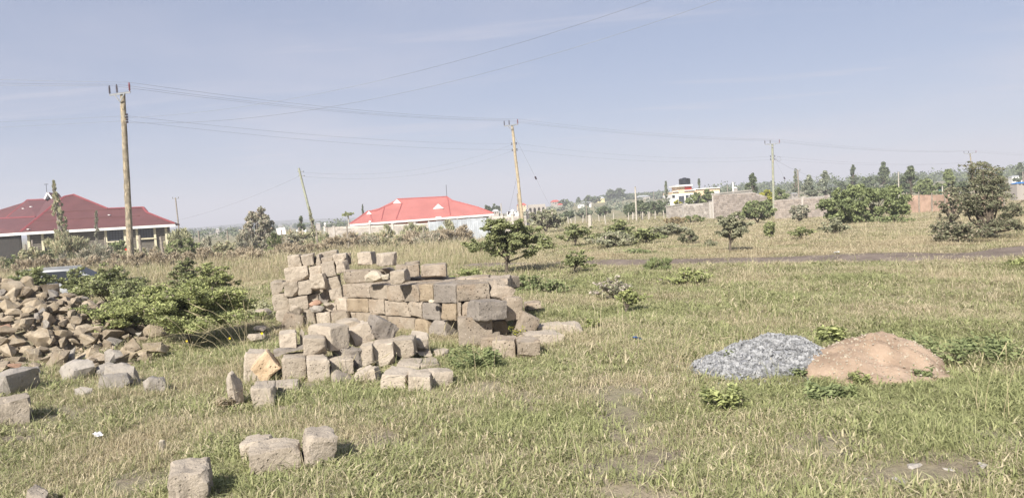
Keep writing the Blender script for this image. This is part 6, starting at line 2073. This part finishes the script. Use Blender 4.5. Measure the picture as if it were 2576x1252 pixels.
# ------------------------------------------------------------------ grass
def grass_clump(n, h, spread, curl, wid, g, heads=0.0):
    """a tuft of bent blades; the tint runs per blade"""
    vs, fs, tint = [], [], []
    for i in range(n):
        a = g.uniform(0, 6.283); q = spread * math.sqrt(g.uniform(0, 1))
        b = Vector((q * math.cos(a), q * math.sin(a), -.01))
        hh = h * g.uniform(.45, 1.15)
        ln = g.uniform(0, 6.283); out = Vector((math.cos(ln), math.sin(ln), 0)) * hh * curl * g.uniform(.3, 1.4)
        side = Vector((-math.sin(ln + g.uniform(-.8, .8)), math.cos(ln), 0)).normalized() * wid * g.uniform(.6, 1.3)
        m = b + out * .35 + Vector((0, 0, hh * .62)); tp = b + out + Vector((0, 0, hh * g.uniform(.7, 1.0)))
        k = len(vs)
        vs += [b - side, b + side, m + side * .8, m - side * .8, tp]
        t_ = g.uniform(0, 1)
        fs.append((k, k + 1, k + 2, k + 3)); tint.append(t_)
        fs.append((k + 3, k + 2, k + 4)); tint.append(t_)
        if g.uniform(0, 1) < heads:
            k = len(vs); d = (tp - m).normalized() * hh * .13; s2 = side.normalized() * wid * 1.5
            vs += [tp - d * .3, tp + s2 + d * .3, tp + d, tp - s2 + d * .3]
            fs.append((k, k + 1, k + 2, k + 3)); tint.append(1.0)
    return vs, fs, tint
def grass_mat():
    t = NT('grass_blades')
    pt = t.new('ShaderNodeAttribute', attribute_name='dry', attribute_type='INSTANCER').outputs['Fac']
    bt = t.new('ShaderNodeAttribute', attribute_name='tint').outputs['Fac']
    green = t.mix(bt, rgb(.240, .258, .120), rgb(.395, .410, .200))
    straw = t.mix(bt, rgb(.400, .330, .215), rgb(.595, .520, .360))
    f = t.math('ADD', pt, t.math('MULTIPLY', t.math('SUBTRACT', bt, .5), .9))
    col = t.mix(t.ramp(f, .30, .70), green, straw)
    d = t.new('ShaderNodeBsdfDiffuse'); t.put(d.inputs[0], col)
    tr = t.new('ShaderNodeBsdfTranslucent'); t.put(tr.inputs[0], col)
    mx = t.new('ShaderNodeMixShader'); mx.inputs[0].default_value = .25
    t.l.new(d.outputs[0], mx.inputs[1]); t.l.new(tr.outputs[0], mx.inputs[2])
    t.l.new(mx.outputs[0], t.out.inputs['Surface'])
    return t.m
M['grass_blades'] = grass_mat()
tufts = bpy.data.collections.new('grass_tufts')
g = np.random.default_rng(2)
SPEC = [(36, .034, .10, 1.5, .0021, 0), (36, .042, .10, 1.6, .0020, 0), (32, .052, .10, 1.3, .0021, .0), (30, .062, .09, 1.2, .0020, .03),     # 0-3 short turf
        (22, .10, .07, .8, .0020, .05), (14, .15, .06, .7, .0018, .15),                                                                # 4-5 taller tufts
        (38, .038, .13, 2.0, .0024, 0), (38, .032, .14, 2.4, .0022, 0),                                                                # 6-7 matted straw
        (7, .34, .04, .4, .0018, .6), (24, .07, .09, 1.0, .0052, 0)]                                                                   # 8 seed stalks, 9 broad weeds
for i, s in enumerate(SPEC):
    vs, fs, tn = grass_clump(*s[:5], g, s[5])
    me = bpy.data.meshes.new('tuft_%02d' % i)
    me.from_pydata([tuple(p) for p in vs], [], fs)
    at_ = me.attributes.new('tint', 'FLOAT', 'FACE'); at_.data.foreach_set('value', tn)
    me.materials.append(M['grass_blades'])
    tufts.objects.link(bpy.data.objects.new('tuft_%02d' % i, me))
BARE = [('q1', 250, 600, .30, .35), ('q1', 300, 740, .22, .3), ('q1', 310, 840, .38, .35), ('q1', 340, 960, .24, .3), ('q1', 360, 1060, .34, .35), ('q1', 390, 1180, .42, .3), ('q1', 1480, 880, .30, .25), ('q1', 1880, 1070, .42, .22), ('q1', 2180, 1060, .3, .18),
        ('q1', 2560, 880, .25, .25), ('d', 1190, 985, .25, .2), ('d', 960, 1112, .22, .2), ('d', 345, 1222, .3, .2), ('d', 660, 1050, .2, .14), ('d', 150, 1045, .2, .15), ('d', 1000, 620, 1.5, .8),
        ('d', 40, 1100, .35, .25), ('d', 2230, 1195, .3, .15), ('d', 1330, 1010, .16, .12), ('d', 300, 960, .3, .2)]
BARE = [(ground_at(*sc(v_, x, y)), a, b) for v_, x, y, a, b in BARE]
GREEN = [('d', 1190, 905, .45, .5), ('d', 1330, 720, 1.3, .9), ('d', 1400, 1090, .6, .35), ('d', 1600, 1190, .4, .25), ('d', 620, 1225, .55, .25), ('d', 850, 1000, .9, .3), ('d', 1860, 990, .4, .3), ('d', 2430, 870, .6, .7),
         ('d', 1480, 790, .5, .4), ('d', 560, 1130, .4, .3), ('d', 1050, 960, .8, .3), ('d', 620, 890, .4, .5), ('d', 110, 970, .5, .3), ('d', 2300, 1100, .5, .3), ('d', 2080, 985, .35, .2), ('d', 1650, 700, 1.2, .6), ('d', 2540, 1000, .5, .6)]
GREEN = [(ground_at(*sc(v_, x, y)), a, b) for v_, x, y, a, b in GREEN]
def fbm(x, y, s, o):
    return noise.fractal(Vector((x * s, y * s, o)), 1.0, 2.0, 4)
def scatter_grass():
    P_, Rt, Sc, Pk, Dr = [], [], [], [], []
    rr = random.Random(77)
    zones = [(2.6, 6.5, 430, 1.0), (6.5, 10, 280, 1.15), (10, 16, 180, 1.32), (16, 27, 75, 1.8), (27, 48, 24, 2.6), (48, 105, 4.5, 4.8)]
    foot = {}
    for (x, y, r) in FOOT: foot.setdefault((int(x), int(y)), []).append((x, y, r))
    for y0, y1, den, scl in zones:
        area = .78 * (y1 * y1 - y0 * y0) + 4.4 * (y1 - y0)
        for _ in range(int(area * den)):
            y = math.sqrt(rr.uniform(y0 * y0, y1 * y1)); x = rr.uniform(-1, 1) * (.78 * y + 2.2)
            if y < 30 and track_dist(x, y) < .9 + .25 * fbm(x, y, 1.2, 5): 
                if rr.random() > .04: continue
            if y < 14:
                if heap_h(x, y) > .12: continue
                gzv = g_hz(x, y) if (abs(x - 2.3) < 1 and abs(y - 7.25) < .75) else 0
                szv = s_hz(x, y) if (abs(x - 3.2) < 1.15 and abs(y - 6.95) < .9) else 0
                if gzv > .02 + .05 * rr.random() ** 2 or szv > (.02 + .06 * rr.random() ** 2 if rr.random() < .93 else .12): continue
                bad = False
                for i in (-1, 0, 1):
                    for j in (-1, 0, 1):
                        for (fx, fy, fr) in foot.get((int(x) + i, int(y) + j), ()):
                            if (x - fx) ** 2 + (y - fy) ** 2 < fr * fr * .7: bad = True; break
                if bad: continue
            bare = 0.0
            if y < 20:
                for (p, a, b) in BARE:
                    e = ((x - p.x) / a) ** 2 + ((y - p.y) / (b * 1.8)) ** 2
                    if e < 2.2: bare = max(bare, math.exp(-e * 1.1))
            n1 = fbm(x, y, .55, 0); n2 = fbm(x, y, 1.9, 3); n3 = fbm(x, y, .16, 8)
            if rr.random() < bare * .9: continue
            if n2 < -.52 + .25 * bare and rr.random() < .75: continue
            dry = .435 + .48 * n1 + .26 * n2 + .28 * n3 + rr.gauss(0, .10)
            if y < 14:
                for (p, a, b) in GREEN:
                    e = ((x - p.x) / a) ** 2 + ((y - p.y) / (b * 1.6)) ** 2
                    if e < 3: dry -= .38 * math.exp(-e)
            else:
                for (p, a, b) in GREEN:
                    e = ((x - p.x) / a) ** 2 + ((y - p.y) / (b * 1.6)) ** 2
                    if e < 3: dry -= .35 * math.exp(-e)
            if y > 15: dry += .17 * smooth(15, 24, y) + (.18 * smooth(.1, .35, x / y))
            if x / y < -.12 and y > 16: dry += .06
            u = rr.random()
            if dry > .62: k = rr.choice((6, 7, 6, 7, 2, 3, 1)) if u < .93 else rr.choice((4, 5))
            elif dry > .4: k = rr.choice((0, 1, 2, 3, 6, 7)) if u < .94 else rr.choice((4, 5))
            else: k = rr.choice((0, 1, 2, 3, 9)) if u < .92 else rr.choice((4, 4, 5))
            if rr.random() < .003: k = 8
            if y > 24 and x / y < .0 and rr.random() < .55: k = rr.choice((4, 5, 3)); dry += .12
            s = scl * rr.uniform(.75, 1.3)
            hgt = (1.0 + .5 * n1) * (scl ** .32) / scl
            if y > 16: hgt *= 1.15
            if y > 24 and x / y < .0: hgt *= 1.9
            P_.append((x, y, gz(x, y))); Rt.append((rr.gauss(0, .1), rr.gauss(0, .1), rr.uniform(0, 6.283)))
            Sc.append((s, s, s * max(.35, hgt))); Pk.append(k); Dr.append(min(1, max(0, dry)))
    me = bpy.data.meshes.new('grass')
    n = len(P_)
    me.vertices.add(n); me.vertices.foreach_set('co', np.array(P_, dtype=np.float32).ravel())
    for nm, ty, arr, key in (('turn', 'FLOAT_VECTOR', Rt, 'vector'), ('size', 'FLOAT_VECTOR', Sc, 'vector'), ('pick', 'INT', Pk, 'value'), ('dry', 'FLOAT', Dr, 'value')):
        a_ = me.attributes.new(nm, ty, 'POINT'); a_.data.foreach_set(key, np.array(arr, dtype=np.int32 if ty == 'INT' else np.float32).ravel())
    me.update()
    o = link(bpy.data.objects.new('grass', me)); tag(o, 'short matted green and straw coloured grass over the field', None, None, 'stuff')
    ng = bpy.data.node_groups.new('grass_scatter', 'GeometryNodeTree')
    ng.interface.new_socket('Geometry', in_out='INPUT', socket_type='NodeSocketGeometry')
    ng.interface.new_socket('Geometry', in_out='OUTPUT', socket_type='NodeSocketGeometry')
    N, L = ng.nodes, ng.links
    gi, go = N.new('NodeGroupInput'), N.new('NodeGroupOutput')
    ip = N.new('GeometryNodeInstanceOnPoints'); ci = N.new('GeometryNodeCollectionInfo')
    ci.inputs['Collection'].default_value = tufts; ci.inputs['Separate Children'].default_value = True; ci.inputs['Reset Children'].default_value = True
    mp = N.new('GeometryNodeMeshToPoints')
    def named(nm, ty):
        x = N.new('GeometryNodeInputNamedAttribute'); x.data_type = ty; x.inputs['Name'].default_value = nm; return x.outputs['Attribute']
    L.new(gi.outputs[0], mp.inputs['Mesh']); L.new(mp.outputs[0], ip.inputs['Points']); L.new(ci.outputs[0], ip.inputs['Instance'])
    ip.inputs['Pick Instance'].default_value = True
    L.new(named('pick', 'INT'), ip.inputs['Instance Index'])
    e2r = N.new('FunctionNodeEulerToRotation'); L.new(named('turn', 'FLOAT_VECTOR'), e2r.inputs[0]); L.new(e2r.outputs[0], ip.inputs['Rotation'])
    L.new(named('size', 'FLOAT_VECTOR'), ip.inputs['Scale'])
    L.new(ip.outputs[0], go.inputs[0])
    md = o.modifiers.new('scatter', 'NODES'); md.node_group = ng
    print('grass tufts', n)
scatter_grass()

# ------------------------------------------------------------------ weeds, stalks and small litter
def surface_at(px, py):
    d = ray(px, py); t_ = 3.0
    while t_ < 60:
        p = EYE + d * t_
        zz = gz(p.x, p.y)
        if abs(p.x - 2.7) < 2.0 and abs(p.y - 7.1) < 1.1:
            if (p.x - 2.3) ** 2 < .96 and (p.y - 7.25) ** 2 < .45: zz += max(0, g_hz(p.x, p.y))
            if (p.x - 3.2) ** 2 < 1.3 and (p.y - 6.95) ** 2 < .8: zz = max(zz, gz(p.x, p.y) + s_hz(p.x, p.y))
        if p.z <= zz: return p
        t_ += .01
    return p
def weed(label, px, py, w, h, mat, n, size, seed, kind='weed', asp=2.2):
    p = surface_at(px, py); g = np.random.default_rng(seed); r_ = random.Random(seed)
    root = thing('weed', label, 'plant', (p.x, p.y, p.z - .01), 0, 'leafy weeds')
    cen = np.stack([g.uniform(-.45, .45, 24) * w, g.uniform(-.4, .4, 24) * w * .8, g.uniform(.15, .95, 24) * h], 1)
    V_, Q, tn = leaf_quads(cen, np.full((24, 3), .13 * max(w, .3)), n // 24, size, asp, 'flat', g)
    V_[:, 2] = np.maximum(V_[:, 2], .005)
    link(bpy.data.objects.new('leaves', mesh_arrays('leaves', V_, Q, M[mat], tn * .82)), root)
    mb = MB()
    for c in cen[::2]: mb.tube([(0, 0, -.03), (c[0] * .4, c[1] * .4, c[2] * .6), tuple(c)], [.006, .005, .003], 4, cap=False)
    mb.build('stem', M['leaf_stem'], root)
plain('leaf_stem', rgb(.12, .14, .06), .9, .2)
plain('straw_stem', rgb(.42, .36, .22), .9, .2)
for i, (px, py, w, h, mt, n, s, lb) in enumerate((
  (2085, 1000, .40, .12, 'leaf_bush', 900, .026, 'dark green broad leafed weed in front of the sand mound'),
  (1825, 1030, .34, .18, 'leaf_acacia_bright', 620, .022, 'bright green upright weed left below the gravel heap'),
  (2090, 862, .38, .18, 'leaf_acacia_bright', 420, .03, 'bright green weed behind the gap of gravel and sand'),
  (2165, 958, .18, .08, 'leaf_acacia_bright', 200, .020, 'green weed growing on the sand mound front'),
  (2325, 942, .15, .06, 'leaf_bush', 140, .020, 'small weed on the right skirt of the sand mound'),
  (2012, 945, .12, .07, 'leaf_bush', 120, .020, 'small dark weed where gravel meets sand'),
  (1835, 893, .06, .05, 'leaf_bush', 60, .016, 'tiny dark weed on the gravel heap'),
  (2440, 905, .9, .20, 'leaf_bush', 1500, .024, 'spreading dark green weed bed right of the sand mound'),
  (1198, 925, .60, .22, 'leaf_bush', 1500, .020, 'dark green weed bed right of the front pile'),
  (870, 925, .14, .13, 'leaf_yellow', 110, .03, 'yellow green weed before the front pile'),
  (575, 1030, .22, .12, 'leaf_dry', 260, .02, 'brown withered weed at the upright pointed stone'),
  (1130, 830, .18, .42, 'leaf_acacia_bright', 280, .02, 'tall green weed in the gap of the big stack right end'),
  (975, 800, .14, .28, 'leaf_acacia_bright', 160, .02, 'grassy weed tuft in front of the main stack face'),
  (1300, 860, .22, .24, 'leaf_yellow', 220, .016, 'airy flowering weed below the leaning diagonal block'),
  (640, 800, .8, .25, 'leaf_feather', 700, .024, 'grey green brush left of the big stack foot'))):
    weed(lb, px, py, w, h, mt, n, s, 300 + i)
def stalks(label, px, py, n, L, lean, seed, mat='straw_stem', group='tall grass stalks', r=.0020):
    p = ground_at(px, py); r_ = random.Random(seed)
    root = thing('grass_stalks', label, 'grass', (p.x, p.y, p.z - .02), 0, group)
    for k in range(n):
        l = L * r_.uniform(.6, 1.1); a = r_.gauss(lean, .35); b = r_.gauss(0, .3)
        x0, y0 = r_.uniform(-.12, .12), r_.uniform(-.12, .12)
        pts = []
        for i in range(8):
            u = i / 7
            bend = a * (u ** 1.4)
            pts.append((x0 + l * math.sin(bend) * u, y0 + b * l * u * .5, l * math.cos(bend * .9) * u))
        mb = MB(); mb.tube(pts, [r, r, r * .9, r * .8, r * .7, r * .6, r * .6, r * .4], 4, cap=False)
        st = mb.build('stalk', M[mat], root)
        mb = MB(); e, d = Vector(pts[-1]), (Vector(pts[-1]) - Vector(pts[-3]))
        mb.tube([e - d * .3, e, e + d * .4], [r * .5, r * 1.8, r * .3], 4); mb.build('seed_head', M[mat], st)
stalks('long straw stalks bending left beside the big thorn bush', 610, 950, 7, 1.0, -.8, 1)
stalks('upright straw stalks behind the upright pointed stone', 625, 905, 6, .75, -.25, 2)
stalks('thin straw stalks rising before the thorn bush shade', 480, 905, 6, .55, .2, 3)
stalks('pale straw stalks in front of the front pile centre', 900, 985, 5, .42, .3, 4)
stalks('pale straw stalks leaning in front of front pile right', 1215, 985, 4, .45, -.3, 5)
stalks('straw stalks in the dry grass right of the stack', 1440, 800, 5, .5, -.35, 6)
stalks('straw stalks left of the gravel heap', 1735, 930, 5, .45, .3, 7)
stalks('straw stalks behind the gravel heap', 1860, 860, 4, .4, -.5, 8)
stalks('long straw stalks at the lower right edge', 2480, 1050, 5, .6, .15, 9)
stalks('straw stalks before the big stack right gap', 1100, 930, 5, .5, .35, 10)
stalks('brown straw stalks in the bottom left grass', 260, 1120, 5, .32, -.5, 11)
def flower(label, px, py, Y, mat, r=.022):
    p = at(px, py, Y); z0 = gz(p.x, p.y)
    root = thing('flower', label, 'flower', (p.x, p.y, z0), 0)
    h = p.z - z0
    mb = MB(); mb.tube([(0, 0, 0), (.01, 0, h * .5), (0, 0, h)], .004, 4); mb.build('stem', M['leaf_stem'], root)
    mb = MB()
    for k in range(7):
        a = k * .8976; d = Vector((math.cos(a), -.6, math.sin(a))) * r; s_ = Vector((-math.sin(a), 0, math.cos(a))) * r * .35
        c = Vector((0, 0, h)); mb.prism([c, c + d * .6 + s_, c + d, c + d * .6 - s_], (0, .003, 0))
    mb.build('petals', M[mat], root)
flower('yellow flower in grass left of the front pile', 659, 838, 9.6, 'petal_yellow', .018)
flower('small yellow flower left of the other yellow flower', 578, 850, 9.4, 'petal_yellow', .014)
flower('small yellow flower at the thorn bush foot', 470, 857, 9.8, 'petal_yellow', .014)
for i, (px, py) in enumerate(((284, 633), (318, 627))):
    flower(('red flower in the dark garden shrub', 'second red flower right of the first in garden shrub')[i], px, py, 64.5, 'petal_red', .12)
def scrap(label, px, py, s, mat, seed):
    p = ground_at(px, py); g = random.Random(seed)
    vs, fs = [], []
    n = 6
    for j in range(n + 1):
        for i in range(n + 1):
            vs.append(((i / n - .5) * s, (j / n - .5) * s * .7, .03 + .25 * s * noise.noise(Vector((i * .7, j * .7, seed)))))
    for j in range(n):
        for i in range(n):
            a = j * (n + 1) + i; fs.append((a, a + 1, a + n + 2, a + n + 1))
    k = len(vs)
    mb = MB(); mb.add(vs + [(x, y, z - .002) for x, y, z in vs], fs + [tuple(k + q for q in f[::-1]) for f in fs])
    o = mb.build('litter', M[mat], None, 40); o.location = (p.x, p.y, p.z + .03); o.rotation_euler = (.5, .1, seed)
    tag(o, label, 'litter')
scrap('scrap of white plastic in the lower left grass', 245, 1108, .07, 'litter_white', 1)
scrap('scrap of blue plastic in the grass right of stack', 1602, 862, .10, 'litter_blue', 2)
scrap('white scrap lying beyond the dirt track', 2105, 640, .14, 'litter_white', 3)

# ------------------------------------------------------------------ dry-season haze
def haze():
    t = bpy.data.materials.new('haze_air'); t.use_nodes = True
    n, l = t.node_tree.nodes, t.node_tree.links
    n.clear()
    out = n.new('ShaderNodeOutputMaterial'); pv = n.new('ShaderNodeVolumePrincipled')
    pv.inputs['Color'].default_value = (.90, .91, .98, 1); pv.inputs['Density'].default_value = HAZE; pv.inputs['Anisotropy'].default_value = 0.0
    l.new(pv.outputs[0], out.inputs['Volume'])
    mb = MB(); mb.box((0, 0, 45), (17000, 17000, 104))
    o = mb.build('haze', t); tag(o, 'pale dry season haze over the plain', None, None, 'stuff')
HAZE = .0009
haze()
